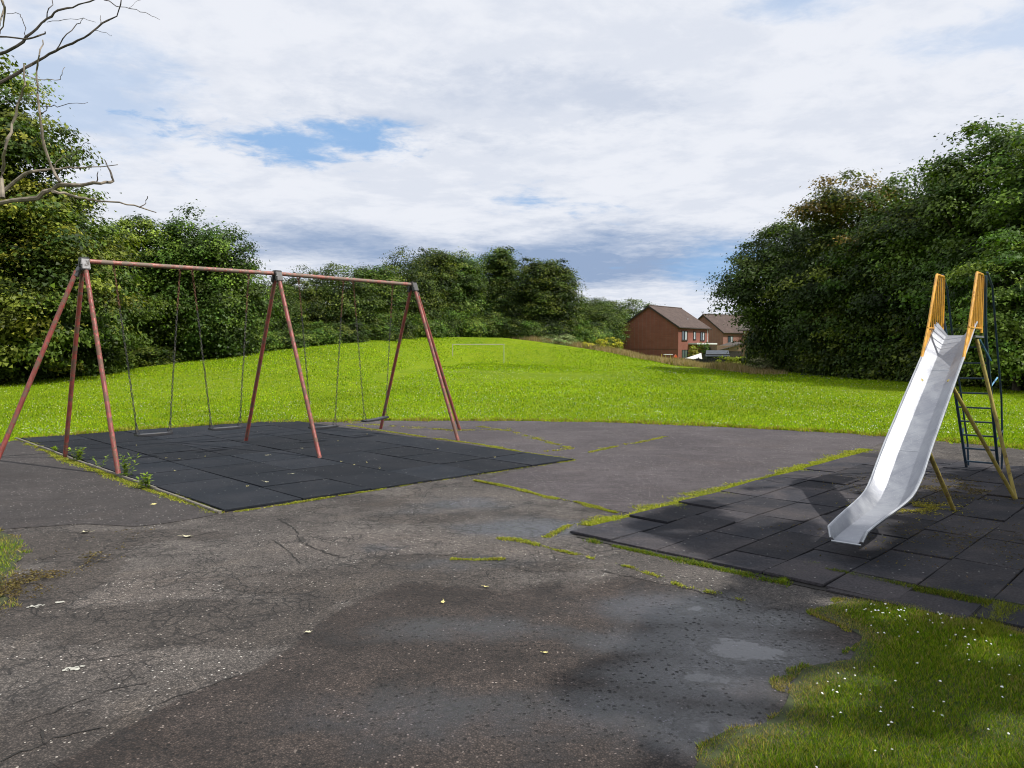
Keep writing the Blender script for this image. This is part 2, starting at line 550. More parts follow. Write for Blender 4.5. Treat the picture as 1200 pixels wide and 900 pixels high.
# ---------------------------------------------------------------- the setting: ground
def axis(a, b, fine0, fine1, fine, coarse):
    xs = list(np.arange(fine0, fine1, fine))
    s, x = fine, fine1
    while x < b:
        xs.append(x); s = min(s * 1.12, coarse); x += s
    xs.append(b)
    s, x = fine, fine0
    lo = []
    while x > a:
        s = min(s * 1.12, coarse); x -= s
        lo.append(x)
    return np.array(sorted(set(lo)) + xs)


gx = axis(-520, 520, -40, 40, 1.3, 25)
gy = axis(-160, 900, 14, 100, 1.3, 25)
XX, YY = np.meshgrid(gx, gy)
ZZ = terrain(XX, YY)
nz = np.sin(XX * .21 + 1.3) * np.sin(YY * .17) * .05 + np.sin(XX * .53) * np.sin(YY * .41 + 2) * .02
ZZ = ZZ + nz * np.clip((YY - 24) / 20, 0, 1)
nx, ny = len(gx), len(gy)
V = np.stack([XX, YY, ZZ], -1).reshape(-1, 3)
idx = np.arange(nx * ny).reshape(ny, nx)
Fq = np.stack([idx[:-1, :-1], idx[:-1, 1:], idx[1:, 1:], idx[1:, :-1]], -1).reshape(-1, 4)
me = bpy.data.meshes.new('lawn')
me.from_pydata(V.tolist(), [], Fq.tolist())
me.materials.append(M['lawn'])
smooth(me)
tag(link('lawn', me), 'bright mown grass field rising to a low hump behind the playground', None, None, 'structure')


def in_poly(P, poly):
    x, y = P[:, 0], P[:, 1]
    r = np.zeros(len(P), bool)
    n = len(poly)
    for i in range(n):
        x0, y0 = poly[i]
        x1, y1 = poly[(i + 1) % n]
        c = ((y0 > y) != (y1 > y)) & (x < (x1 - x0) * (y - y0) / (y1 - y0 + 1e-12) + x0)
        r ^= c
    return r


def seg_dist(P, pts, closed=False):
    best = np.full(len(P), 1e9)
    near = np.zeros((len(P), 2))
    pts = [np.array(p, float) for p in pts]
    if closed: pts = pts + [pts[0]]
    for a, b in zip(pts[:-1], pts[1:]):
        d = b - a
        t = np.clip(((P - a) @ d) / (d @ d + 1e-12), 0, 1)
        q = a + t[:, None] * d
        dd = np.linalg.norm(P - q, axis=1)
        m_ = dd < best
        best[m_] = dd[m_]
        near[m_] = q[m_]
    return best, near


def vnoise(P, s, seed=0):
    """cheap smooth value noise in 2D, 0..1"""
    rg = np.random.default_rng(seed)
    T = rg.random((64, 64))
    q = P * s
    i = np.floor(q).astype(int)
    f_ = q - i
    f_ = f_ * f_ * (3 - 2 * f_)
    i0, j0, i1, j1 = i[:, 0] % 64, i[:, 1] % 64, (i[:, 0] + 1) % 64, (i[:, 1] + 1) % 64
    return (T[i0, j0] * (1 - f_[:, 0]) + T[i1, j0] * f_[:, 0]) * (1 - f_[:, 1]) + (T[i0, j1] * (1 - f_[:, 0]) + T[i1, j1] * f_[:, 0]) * f_[:, 1]


def sheet(name, poly, step, z, mat, colfn=None, wob=0.0):
    poly = np.array(poly, float)
    if wob:
        pts = []
        for i in range(len(poly)):
            a, b = poly[i], poly[(i + 1) % len(poly)]
            n = max(1, int(np.linalg.norm(b - a) / .12))
            for k in range(n):
                pts.append(a + (b - a) * k / n)
        poly = np.array(pts)
        off = np.stack([vnoise(poly, 3.1, 3) + vnoise(poly, 9, 5) * .5 - .75, vnoise(poly, 3.1, 4) + vnoise(poly, 9, 6) * .5 - .75], -1)
        poly = poly + off * wob
    lo, hi = poly.min(0) - step, poly.max(0) + step
    xs, ys = np.arange(lo[0], hi[0] + step, step), np.arange(lo[1], hi[1] + step, step)
    X, Y = np.meshgrid(xs, ys)
    P = np.stack([X.ravel(), Y.ravel()], -1)
    ins = in_poly(P, poly)
    idx = np.arange(len(P)).reshape(X.shape)
    Q = np.stack([idx[:-1, :-1], idx[:-1, 1:], idx[1:, 1:], idx[1:, :-1]], -1).reshape(-1, 4)
    cnt = ins[Q].sum(1)
    keep = cnt >= 1
    Q = Q[keep]
    used = np.unique(Q)
    outv = used[~ins[used]]
    _, near = seg_dist(P[outv], list(poly), True)
    P[outv] = near
    mp = -np.ones(len(P), int)
    mp[used] = np.arange(len(used))
    Vv = np.column_stack([P[used], np.full(len(used), z)])
    me = bpy.data.meshes.new(name)
    me.from_pydata(Vv.tolist(), [], mp[Q].tolist())
    if colfn is not None:
        a = me.color_attributes.new('Col', 'FLOAT_COLOR', 'POINT')
        c = np.ones((len(used), 4), np.float32)
        c[:, :3] = colfn(P[used])
        a.data.foreach_set('color', c.ravel())
    me.materials.append(mat)
    smooth(me)
    return tag(link(name, me), None, None, None, 'structure')


GRASS_R = [(3.30, 4.40), (3.08, 4.54), (2.77, 4.92), (2.52, 5.10), (2.29, 5.12), (2.08, 4.98), (1.96, 4.84), (2.03, 4.62), (2.03, 4.42), (1.80, 4.12), (1.54, 3.95),
           (1.38, 3.80), (1.24, 3.47), (1.0, 3.30), (.80, 3.10), (.62, 2.7), (.5, 1), (.3, -8)]
GRASS_L = [(-3.0, -8), (-2.9, 3.2), (-3.12, 4.3), (-3.3, 4.9), (-3.50, 5.25), (-3.78, 5.70), (-4.02, 6.2), (-4.27, 6.62), (-4.75, 7.05), (-5.6, 7.3), (-7, 7.6), (-9.4, 9), (-10, 11),
           (-8.9, 12.2)]
BACK = [(-9.16, 14.3), (-7.8, 15.95), (-5.8, 17.4), (-3.0, 18.0), (0, 18.0), (2, 17.7), (3.78, 17.0), (6.81, 15.3), (7.9, 14.1), (9.2, 12.2), (10.2, 9.5), (9.6, 6.5), (6, 3.4)]
TARMAC = GRASS_L + BACK + GRASS_R
TARMAC_UNDER = [(x - .45, y) for x, y in GRASS_L] + BACK + [(x + .35, y - .25) for x, y in GRASS_R]
LAYER = [(-2.6, -8), (-1.95, 2.9), (-1.75, 3.28), (-1.60, 3.69), (-1.36, 3.98), (-1.24, 4.35), (-1.15, 4.9), (-.80, 5.5), (-.06, 5.36), (.35, 5.45), (.85, 5.62), (1.17, 5.42), (1.55, 5.08),
         (1.95, 4.84), (3, 4.5), (3, -8)]
WET = [(1.28, 4.30, .50, .42, 1.0), (1.10, 4.95, .55, .32, .95), (.95, 3.90, .50, .32, .95), (1.55, 4.72, .40, .22, .9), (.50, 3.55, .45, .25, .75), (.12, 7.25, .60, .42, .78), (-.30, 4.55, .8, .22, .50),
       (-.25, 3.5, .75, .30, .52), (.85, 3.35, .35, .25, .95), (-.55, 8.3, .5, .4, .45), (-.9, 7.9, .4, .2, .4), (.7, 4.35, .4, .25, .7), (-1.15, 6.5, .35, .2, .35), (-.35, 6.0, .5, .25, .4)]


def tarmac_cols(P):
    c = np.zeros((len(P), 3), np.float32)
    for x, y, a, b, k in WET:
        d = ((P[:, 0] - x) / a) ** 2 + ((P[:, 1] - y) / b) ** 2
        c[:, 0] = np.maximum(c[:, 0], k * np.exp(-d * .75))
    c[:, 0] += (vnoise(P, 1.7, 21) - .5) * .2
    dl, _ = seg_dist(P, LAYER, True)
    ins = in_poly(P, LAYER)
    soft = np.interp(P[:, 0], [-1.3, -.2, 1.0], [.10, .6, .9])
    sd_ = np.where(ins, dl, -dl) / soft
    c[:, 1] = np.clip(.5 + sd_ * .5, 0, 1)
    # stains (below zero) and paler worn areas in the old tarmac
    for x, y, a, b, k in [(-3.35, 5.0, .30, .9, .9), (-3.9, 6.6, .5, .35, .8), (-3.3, 6.9, .6, .18, .6), (-1.9, 4.7, .9, .35, .55), (-1.0, 5.5, .8, .30, .7), (-.6, 6.05, .5, .18, .6), (-.9, 7.6, .4, .18, .7), (-1.5, 8.3, .3, .15, .5), (-2.1, 3.2, .5, .25, .5), (.1, 5.9, .5, .15, .4)]:
        d = ((P[:, 0] - x) / a) ** 2 + ((P[:, 1] - y) / b) ** 2
        c[:, 2] = np.minimum(c[:, 2], -k * np.exp(-d))
    for x, y, a, b, k in [(-2.6, 5.2, 1.2, .8, .8), (-1.2, 6.6, 1.4, .7, .9), (.2, 6.35, .7, .3, .9), (-.3, 8.9, .6, .6, .7), (1.2, 5.75, .5, .2, .7), (-2.2, 4.2, .7, .5, .7), (-3.0, 6.9, 1, .3, .5), (1.9, 5.15, .3, .15, .6)]:
        d = ((P[:, 0] - x) / a) ** 2 + ((P[:, 1] - y) / b) ** 2
        c[:, 2] = np.where(c[:, 2] < -.1, c[:, 2], np.maximum(c[:, 2], k * np.exp(-d)))
    return c


sheet('tarmac', TARMAC_UNDER, .06, .004, M['tarmac_old'], tarmac_cols, .05)
# smoother surfaces laid round the mats
A_, B_, C_, D_ = np.array((-9.16, 14.27)), np.array((-2.98, 7.87)), np.array((.93, 11.55)), np.array((-4.95, 17.6))
DARK = [(-9.9, 11.0), (-9.3, 9.1), (-7, 7.72), (-5.6, 7.38), (-4.77, 7.12), (-4.11, 7.36), (-3.6, 7.22), (-3.30, 7.40), (-3.02, 7.80), (-6.0, 10.95), (-8.95, 14.0), (-8.7, 12.3)]
sheet('tarmac_apron', DARK, .1, .008, M['tarmac_dark'], None, .06)
PURPLE = [(-.10, 10.30), (-.40, 9.72), (-.1, 9.30), (.39, 8.71), (.80, 8.24), (1.06, 7.98), (1.25, 7.80), (1.70, 8.22), (2.55, 9.15), (4.13, 10.9), (5.94, 12.85), (7.1, 14.2), (6.7, 15.2), (3.7, 16.9), (2, 17.6), (0, 17.9),
          (-3.0, 17.9), (-4.6, 17.7), (-4.0, 17.0), (.98, 11.58)]
sheet('tarmac_court', PURPLE, .1, .008, M['tarmac_purple'], None, .05)

# tiled rubber mats
SU = Vector((.69, .724))         # long direction of the slide mat
SU.normalize()
SN = Vector((SU.y, -SU.x))


def tile_mesh(name, w_, l_, h_, mat):
    b = MB().box((0, 0, h_ / 2), (w_ / 2 - .003, l_ / 2 - .003, h_ / 2))
    return b.mesh(name, mat, False, .004)


bed = MB().prism([tuple(A_), tuple(B_), tuple(C_), tuple(A_ + (C_ - B_))], -.02, .0095).build('swing_mat_bed', M['bed'])
tag(bed, 'black rubber tiled surface laid under the swings', None, None, 'structure')
eu = Vector(B_ - A_); Lab = eu.length; eu.normalize()
ev = Vector(C_ - B_); Lbc = ev.length; ev.normalize()
NA, NB_ = 9, 6
ta, tb = Lab / NA, Lbc / NB_
tm = tile_mesh('rubber_tile', ta, tb - .008, .020, M['rubber_black'])
ang = math.atan2(eu.y, eu.x)
for j in range(NB_):
    for i in range(NA):
        c = Vector(A_) + eu * ta * (i + .5) + ev * tb * (j + .5)
        o = link('rubber_tile', tm, bed)
        o.location = (c.x + random.uniform(-.003, .003), c.y + random.uniform(-.003, .003), .006 + random.uniform(-.002, .005))
        o.rotation_euler = (random.uniform(-.006, .006), random.uniform(-.006, .006), ang + random.uniform(-.004, .004))

UM0, UM1 = 5.86, 12.9
NM0 = -4.42
bp = [SU * u + SN * n for u, n in ((5.34, -4.30), (5.34, 3.2), (UM1, 3.2), (UM1, NM0), (6.9, NM0))]
bed2 = MB().prism([tuple(p) for p in bp][::-1], -.02, .0095).build('slide_mat_bed', M['bed'])
tag(bed2, 'dark rubber tiled surface laid under the slide', None, None, 'structure')
RW = .465
tm1 = tile_mesh('rubber_tile', .93, RW, .022, M['rubber_worn'])
tm2 = tile_mesh('rubber_tile', .465, RW, .022, M['rubber_worn'])
ang2 = math.atan2(SU.y, SU.x)
for k in range(17):
    n = NM0 + RW * (k + .5)
    u = UM0 + (-.465 if k % 2 else 0.0)
    if k % 2 == 0 and n < -2.2: u -= .465
    first = True
    while u < UM1 - .1:
        short = (first and k % 2) or random.random() < .13 or u + .93 > UM1 + .05
        if n > -2.4 and u < UM0 - .01 and not first: pass
        L = .465 if short else .93
        um = u + L / 2
        first = False
        u += L
        if n > -2.4 and um < UM0 + .1 and um < 5.86: um += .0
        c = SU * um + SN * n
        o = link('rubber_tile', tm2 if short else tm1, bed2)
        lift = max(0, random.gauss(-.002, .006)) - .004 if n < -1.5 else random.uniform(0, .004)
        o.location = (c.x, c.y, .006 + lift)
        o.rotation_euler = (random.gauss(0, .010), random.gauss(0, .012), ang2 + random.gauss(0, .006))
        o.scale = (.997, .992, 1)
for k in range(17):                      # one more row of slabs beyond the grassy joint
    n = NM0 + RW * (k + .5)
    if n < -2.1 or k % 2 == 0: continue
    o = link('rubber_tile', tm1, bed2)
    c = SU * 5.53 + SN * (n + RW * .5)
    o.location = (c.x, c.y, -.004)
    o.scale = (.40, 1.9, 1)
    o.rotation_euler = (0, 0, ang2 + random.gauss(0, .008))

# concrete edging along the swing mat
eb = MB()
nrm = Vector((-eu.y, eu.x)) * -1
t0 = 0.0
while t0 < Lab - .3:
    a = Vector(A_) + eu * (t0 - .15) + nrm * .05
    eb.box((a.x + eu.x * .45, a.y + eu.y * .45, .012 + random.uniform(-.004, .008)), (.445, .020, .022), Matrix.Rotation(ang + random.uniform(-.006, .006), 3, 'Z'))
    t0 += .91
tag(eb.build('edging', M['concrete'], None, False, .006), 'pale concrete edging strip along the left side of the swing mat', None, None, 'structure')


# cracks in the tarmac
def crack(pts, wd):
    pts = [Vector(p) for p in pts]
    out_ = []
    for a, b in zip(pts[:-1], pts[1:]):
        n = max(1, int((b - a).length / .035))
        for k in range(n):
            p = a.lerp(b, k / n)
            out_.append(p + Vector((random.gauss(0, .010), random.gauss(0, .010))))
    out_.append(pts[-1])
    L, Rr = [], []
    for i, p in enumerate(out_):
        d = (out_[min(i + 1, len(out_) - 1)] - out_[max(i - 1, 0)])
        d = d.normalized() if d.length > 1e-6 else Vector((1, 0))
        n = Vector((-d.y, d.x))
        h_ = wd * .62 * random.uniform(.1, 1.4) * min(1, (i + .3) / 3, (len(out_) - i) / 3)
        L.append(p + n * h_); Rr.append(p - n * h_)
    vs = [(*p, .0075) for p in L] + [(*p, .0075) for p in Rr]
    n = len(L)
    return vs, [(i, i + 1, n + i + 1, n + i) for i in range(n - 1)]


cb = MB()
for pts, wd in [
    ([(12, 855), (60, 836), (95, 823), (130, 810), (188, 797)], .006), ([(40, 848), (52, 862), (56, 880)], .010), ([(0, 895), (50, 873), (100, 858), (128, 854)], .016),
    ([(135, 845), (175, 830), (225, 812), (262, 798), (300, 787)], .007), ([(325, 608), (345, 620), (352, 635), (378, 647), (405, 655)], .014),
    ([(320, 633), (338, 647), (352, 662)], .010), ([(170, 637), (220, 630), (270, 620)], .008), ([(60, 668), (100, 662), (130, 645)], .009),
    ([(0, 660), (50, 656), (95, 650)], .006), ([(100, 775), (130, 772), (170, 764), (200, 760)], .004), ([(140, 808), (150, 795), (155, 780)], .004),
    ([(560, 660), (600, 665), (640, 676)], .006), ([(430, 640), (470, 650), (520, 652), (560, 645)], .006), ([(260, 700), (310, 690), (350, 680)], .004),
    ([(700, 668), (760, 682), (800, 690), (870, 706)], .008), ([(120, 735), (160, 730), (200, 722), (250, 712)], .004), ([(90, 762), (125, 750), (165, 742)], .004),
    ([(240, 690), (280, 698), (330, 694), (390, 676), (430, 672)], .005), ([(540, 586), (500, 600), (470, 604)], .005), ([(860, 706), (890, 712), (930, 716)], .006)]:
    cb.add(*crack(G(*pts), wd))
tag(cb.build('tarmac_crack', M['gap']), None, None, None, 'structure')

# scuffs of old paint on the tarmac
sb = MB()
for (x, y, rx, ry) in [(43, 711, .055, .05), (86, 785, .05, .045), (70, 707, .03, .02)]:
    gx_, gy_ = ground_at(x, y)
    for k in range(16):
        a, q = random.uniform(0, 6.28), random.uniform(.15, 1)
        cx, cy, s_ = gx_ + math.cos(a) * rx * q, gy_ + math.sin(a) * ry * q, random.uniform(.005, .016)
        n = 7
        sb.add([(cx + math.cos(2 * math.pi * i / n) * s_ * random.uniform(.6, 1.2), cy + math.sin(2 * math.pi * i / n) * s_ * random.uniform(.6, 1.2), .0085 + k * .00004) for i in range(n)], [tuple(range(n))])
tag(sb.build('paint_scuffs', M['chalk']), None, None, None, 'structure')


# ---------------------------------------------------------------- blades of grass, moss, flowers
def blades(P, z, h, wd, cols, lean=.45, rng=RNG):
    n = len(P)
    a = rng.random(n) * 6.283
    lx = rng.normal(0, lean, n) * h
    ly = rng.normal(0, lean, n) * h
    tw = np.stack([np.cos(a), np.sin(a), np.zeros(n)], -1) * (wd / 2)[:, None]
    base = np.column_stack([P, z])
    top = base + np.column_stack([lx, ly, h])
    return np.stack([base - tw, base + tw, top], 1).reshape(-1, 3), cols


def pal(rng, n, cs, var=.25, wts=None):
    cs = np.array(cs, float)
    i = rng.choice(len(cs), n, p=wts)
    return cs[i] * (1 + rng.normal(0, var, n)).clip(.35, 1.8)[:, None]


GR = [(.20, .32, .005), (.27, .39, .008), (.35, .42, .014), (.12, .23, .005)]
# field: denser near, thinning with distance
N = 360000
u_ = RNG.random(N)
Yf = 13 + 72 * u_ ** 1.9
Xf = (RNG.random(N) * 1.5 - .75) * Yf
P = np.column_stack([Xf, Yf])
keep = ~in_poly(P, TARMAC)
P = P[keep]
hh = RNG.uniform(.02, .05, len(P)) * (1 + (P[:, 1] - 13) / 40)
ww = RNG.uniform(.010, .020, len(P)) * (1 + (P[:, 1] - 13) / 16)
pn = vnoise(P, .5, 8)
cc = pal(RNG, len(P), GR, .30) * (.66 + .40 * pn + .28 * vnoise(P, .13, 9))[:, None]
Vb, cc = blades(P, terrain(P[:, 0], P[:, 1]) - .003, hh, ww, cc)
tag(link('grass', np_mesh('grass', Vb, 3, cc, M['grass'])), 'short mown grass of the wide field beyond the playground', 'grass', None, 'stuff')


def edge_blades(name, poly, n, wd, hmax, cs, label, z=.0, wts=None, lean=.6, bw=(.005, .011), hmin=.012, clump=0.0, zoff=0.0):
    poly = [np.array(p, float) for p in poly]
    seg = [np.linalg.norm(b - a) for a, b in zip(poly[:-1], poly[1:])]
    seg = np.array(seg)
    i = RNG.choice(len(seg), n, p=seg / seg.sum())
    t = RNG.random(n)
    A = np.array(poly)[i]
    B = np.array(poly)[i + 1]
    P = A + (B - A) * t[:, None]
    d = (B - A) / np.linalg.norm(B - A, axis=1)[:, None]
    nn = np.column_stack([-d[:, 1], d[:, 0]])
    vn = vnoise(P, 4.5, 31)
    P = P + nn * (RNG.normal(0, .42, n) * wd * (.35 + 1.4 * vn ** 1.5))[:, None]
    if clump:
        k = vnoise(P, 3.3, 33) * .5 + vnoise(P, 11, 34) * .5
        P = P[k + RNG.normal(0, .07, n) > clump - .07]
    n = len(P)
    h_ = RNG.uniform(hmin, hmax, n) * (.5 + .9 * vnoise(P, 6, 35))
    Vb, c = blades(P, np.full(n, z) + zoff, h_ * (.62 if name == 'moss' else 1), RNG.uniform(*bw, n), pal(RNG, n, cs, .28, wts), lean)
    return tag(link(name, np_mesh(name, Vb, 3, c, M['grass'])), label, 'grass' if name != 'moss' else 'moss', None, 'stuff')


MOSS = [(.36, .37, .035), (.24, .29, .028), (.44, .41, .08), (.12, .18, .02), (.24, .18, .06)]
edge_blades('grass', BACK[:-3], 26000, .22, .09, GR + [(.30, .24, .06), (.33, .22, .09)], 'ragged grass and dead leaves along the back edge of the tarmac', wts=[.16, .16, .16, .1, .24, .18], bw=(.012, .03))
edge_blades('moss', G((692, 617), (700, 613), (740, 606), (780, 595), (850, 575), (900, 561), (940, 549), (1015, 527)), 34000, .19, .040, MOSS[:3] + [(.17, .22, .02)], 'thick yellow green moss strip along the left side of the slide mat', z=.004, lean=.9, bw=(.006, .016))
edge_blades('moss', G((24, 515), (76, 539), (139, 562), (170, 574), (262, 602)), 15000, .10, .05, MOSS, 'yellow green moss beside the concrete edging left of the swings', z=.004, clump=.40, lean=.8, bw=(.006, .015))
edge_blades('moss', G((250, 600), (270, 601), (300, 597), (358, 588), (440, 575), (513, 563), (560, 556), (672, 540)), 10000, .055, .03, MOSS, 'broken moss line along the near side of the swing mat', z=.004, clump=.47, lean=.9, bw=(.006, .015))
edge_blades('moss', G((408, 499), (440, 504), (500, 513), (560, 521), (610, 530), (672, 540)), 9000, .07, .03, MOSS, 'moss line along the far right side of the swing mat', z=.006, clump=.36, lean=.9, bw=(.008, .018))
edge_blades('moss', G((556, 564), (600, 572), (640, 583), (680, 590), (722, 602)), 8000, .06, .035, MOSS, 'moss growing in the joint between old and smooth tarmac', z=.006, clump=.48, lean=.9, bw=(.006, .013))
edge_blades('moss', G((572, 631), (610, 634), (650, 645), (700, 657), (740, 666), (800, 688), (872, 705)), 7000, .045, .03, MOSS, 'thin moss line crossing the tarmac in front of the slide mat', z=.006, clump=.57, lean=.9, bw=(.004, .010))
edge_blades('moss', G((690, 615), (665, 617), (640, 631)), 1500, .05, .03, MOSS, 'small moss patch at the left corner of the slide mat', z=.006, clump=.45, lean=.9, bw=(.005, .012))
edge_blades('moss', G((528, 656), (560, 657), (592, 656)), 900, .035, .03, MOSS, 'small bright tuft of moss in the middle of the worn tarmac', z=.006, lean=.9, clump=.4, bw=(.005, .010))
edge_blades('moss', G((560, 500), (600, 506), (640, 518), (670, 526), (640, 530)), 2600, .12, .03, MOSS[2:] + MOSS[:1], 'yellow moss patches behind the right end of the swing mat', z=.008, clump=.52, lean=.9, bw=(.010, .02))
edge_blades('moss', G((690, 531), (720, 524), (750, 519), (780, 512)), 1800, .08, .03, MOSS, 'short moss dashes on the smooth tarmac near the field', z=.008, clump=.50, lean=.9, bw=(.010, .02))
edge_blades('moss', G((405, 495), (460, 500), (540, 505), (600, 503)), 3000, .25, .03, MOSS[2:], 'scattered moss between the swings and the field edge', z=.008, clump=.55, lean=.9, bw=(.010, .02))
jl = [tuple(SU * 5.82 + SN * n) for n in (-2.25, -1.9, -1.5, -1.0, -.4, .4)]
edge_blades('grass', jl, 9000, .06, .035, [(.07, .11, .012), (.11, .14, .02), (.16, .16, .03)], 'grassy joint across the near end of the slide mat', z=.01, bw=(.004, .009))
be = [tuple(SU * 5.32 + SN * n) for n in (-4.2, -3.6, -3.0, -2.6, -2.3)]
edge_blades('grass', be, 4500, .06, .030, [(.08, .14, .012), (.12, .18, .02), (.20, .20, .03)], 'grass creeping along the near edge of the slide mat', z=.004, bw=(.004, .009), clump=.42)
edge_blades('grass', [tuple(SU * u + SN * -2.38) for u in (5.3, 5.6, 5.95)], 1600, .04, .035, [(.11, .19, .012), (.17, .24, .02), (.24, .26, .03)], 'weedy green joint between two near tiles of the slide mat', z=.006, bw=(.005, .011), clump=.3)
edge_blades('grass', [tuple(SU * u + SN * -1.06) for u in (5.1, 5.5, 5.8)], 1800, .08, .05, [(.16, .18, .02), (.20, .22, .03)], 'yellowing grass in the joint of the outer slab row', z=.01, bw=(.004, .010))

# litter under the slide
def litter(name, cx, cy, rx, ry, n, cs, label, cat, hm=.012):
    P = np.column_stack([RNG.normal(cx, rx, n), RNG.normal(cy, ry, n)])
    P = P[vnoise(P, 5, 71) + vnoise(P, 14, 72) * .5 > .62]
    n = len(P)
    Vb, c = blades(P, np.full(n, .029), RNG.uniform(.004, hm, n), RNG.uniform(.008, .022, n), pal(RNG, n, cs, .3), 1.6)
    tag(link(name, np_mesh(name, Vb, 3, c, M['grass'])), label, cat, None, 'stuff')


lx_, ly_ = ground_at(1066, 597)
litter('moss', lx_, ly_, .22, .16, 3500, [(.34, .30, .05), (.24, .20, .05)], 'yellowish moss on the mat under the bend of the slide', 'moss')
lx_, ly_ = ground_at(1120, 575)
litter('leaf_litter', lx_, ly_, .55, .45, 6000, [(.12, .085, .035), (.16, .13, .04), (.07, .05, .025)], 'brown leaf litter on the mat in front of the ladder', 'leaf litter')
lx_, ly_ = ground_at(1190, 640)
litter('leaf_litter', lx_, ly_, .8, .5, 2500, [(.10, .07, .035), (.13, .11, .04)], 'thin scatter of brown litter at the right side of the slide mat', 'leaf litter')
lx_, ly_ = ground_at(20, 700)
litter('leaf_litter', lx_ - .1, ly_, .12, .7, 5000, [(.12, .085, .035), (.16, .13, .05), (.07, .05, .025)], 'brown debris along the edge of the left grass verge', 'leaf litter')

# near grass patches
def patch(name, poly, n, hr, cs, label, wts=None, bw=(.0025, .006)):
    poly = np.array(poly)
    lo, hi = poly.min(0), poly.max(0)
    P = lo + RNG.random((int(n), 2)) * (hi - lo)
    d, _ = seg_dist(P, list(poly), True)
    ins = in_poly(P, poly)
    jit = vnoise(P, 5, 41) * .10 + vnoise(P, 14, 42) * .05 - .03
    rag = vnoise(P, 5, 41) * .05 + vnoise(P, 15, 42) * .08 - .05
    k = (ins & (d > rag)) | (~ins & (d < .09 * np.clip(vnoise(P, 9, 43) * 2 - .7, 0, 1)))
    P, d = P[k], d[k]
    n = len(P)
    v = vnoise(P, 2.2, 44) * .6 + vnoise(P, 7, 45) * .4
    h_ = RNG.uniform(hr[0], hr[1], n) * (.55 + .9 * v) * np.clip(.45 + d * 2.5, .45, 1)
    c = pal(RNG, n, cs, .3, wts)
    edge = np.clip(1 - d / .22, 0, 1) * vnoise(P, 4, 46)
    dry = np.array([(.30, .24, .09)]) * (1 + RNG.normal(0, .25, n))[:, None]
    dryk = (edge > RNG.random(n) * .9) | (RNG.random(n) < .10 + .25 * (vnoise(P, 1.9, 47) > .66))
    c = np.where(dryk[:, None], dry, c)
    Vb, c = blades(P, np.zeros(n) + .001, h_, RNG.uniform(*bw, n) * (1 + (P[:, 1] > 4.2) * .4), c, .55)
    tag(link(name, np_mesh(name, Vb, 3, c, M['grass'])), label, 'grass', None, 'stuff')
    return P


PATCH_R = [(7.8, 2.6), (7.6, 3.9), (6, 3.4), (3.30, 4.40), (3.08, 4.56), (2.77, 4.94), (2.52, 5.12), (2.29, 5.14), (2.08, 5.0), (1.96, 4.84), (2.03, 4.62), (2.03, 4.42), (1.80, 4.12), (1.54, 3.95),
           (1.38, 3.80), (1.24, 3.47), (1.0, 3.30), (.80, 3.10), (.62, 2.6)]
PATCH_R = [(min(x, 4.6), y) for x, y in PATCH_R]
sheet('soil', [(p[0], p[1]) for p in PATCH_R], .05, .0095, M['soil'], None, .10)
GP = patch('grass', PATCH_R, 400000, (.016, .042), [(.085, .150, .006), (.14, .23, .008), (.23, .31, .014), (.045, .090, .005), (.28, .25, .03)], 'near lawn corner with daisies at the right of the wet tarmac',
           [.27, .27, .18, .18, .10])
PATCH_L = [(-9.5, 1.5), (-2.95, 1.5), (-3.02, 4.0), (-3.3, 4.9), (-3.50, 5.25), (-3.78, 5.70), (-4.02, 6.2), (-4.27, 6.62), (-4.75, 7.05), (-5.6, 7.3), (-7, 7.6), (-9.4, 9)]
sheet('soil', PATCH_L, .05, .0095, M['soil'], None, .10)
patch('grass', PATCH_L, 230000, (.02, .06), [(.16, .25, .02), (.24, .30, .03), (.30, .32, .05), (.10, .19, .012)], 'sunlit grass verge at the left edge of the path', None, (.004, .009))

# flowers: daisies and clover heads
def flowers(name, P, z, r, label):
    out_ = []
    for (x, y), zz, rr in zip(P, z, r):
        tlt, a0 = random.uniform(0, .6), random.uniform(0, 6.28)
        n = 6
        cx, cy = x, y
        ax = Vector((math.cos(a0), math.sin(a0), 0))
        Mx = Matrix.Rotation(tlt, 3, ax)
        ring = [Mx @ Vector((math.cos(2 * math.pi * k / n) * rr * random.uniform(.75, 1.1), math.sin(2 * math.pi * k / n) * rr * random.uniform(.75, 1.1), 0)) for k in range(n)]
        top = Mx @ Vector((0, 0, rr * .7))
        c = Vector((cx, cy, zz))
        for k in range(n):
            out_ += [c + ring[k], c + ring[(k + 1) % n], c + top]
    tag(link(name, np_mesh(name, np.array(out_), 3, None, M['petal'])), label, 'flowers', None, 'stuff')


dz = []
for cx, cy, s_, n in [(2.35, 4.85, .16, 26), (1.55, 3.85, .18, 18), (2.75, 4.0, .35, 26), (2.6, 4.5, .35, 26), (1.35, 3.25, .3, 8), (2.2, 3.45, .4, 22), (3.1, 4.2, .3, 12), (1.9, 3.9, .35, 16), (2.9, 4.75, .2, 12), (3.2, 3.6, .6, 18)]:
    for _ in range(n): dz.append((random.gauss(cx, s_), random.gauss(cy, s_ * .8)))
dz = np.array(dz)
dz = dz[in_poly(dz, PATCH_R) & (seg_dist(dz, PATCH_R, True)[0] > .10)]
flowers('daisy_heads', dz, RNG.uniform(.02, .038, len(dz)), RNG.uniform(.0045, .009, len(dz)), 'white daisies and clover scattered in the near lawn')
Yf = 15 + 50 * RNG.random(11500) ** 2.0
Xf = (RNG.random(11500) * 1.45 - .72) * Yf
Pf = np.column_stack([Xf, Yf])
Pf = Pf[~in_poly(Pf, TARMAC) & (vnoise(Pf, .35, 51) * .6 + vnoise(Pf, 1.5, 52) * .4 > .38)]
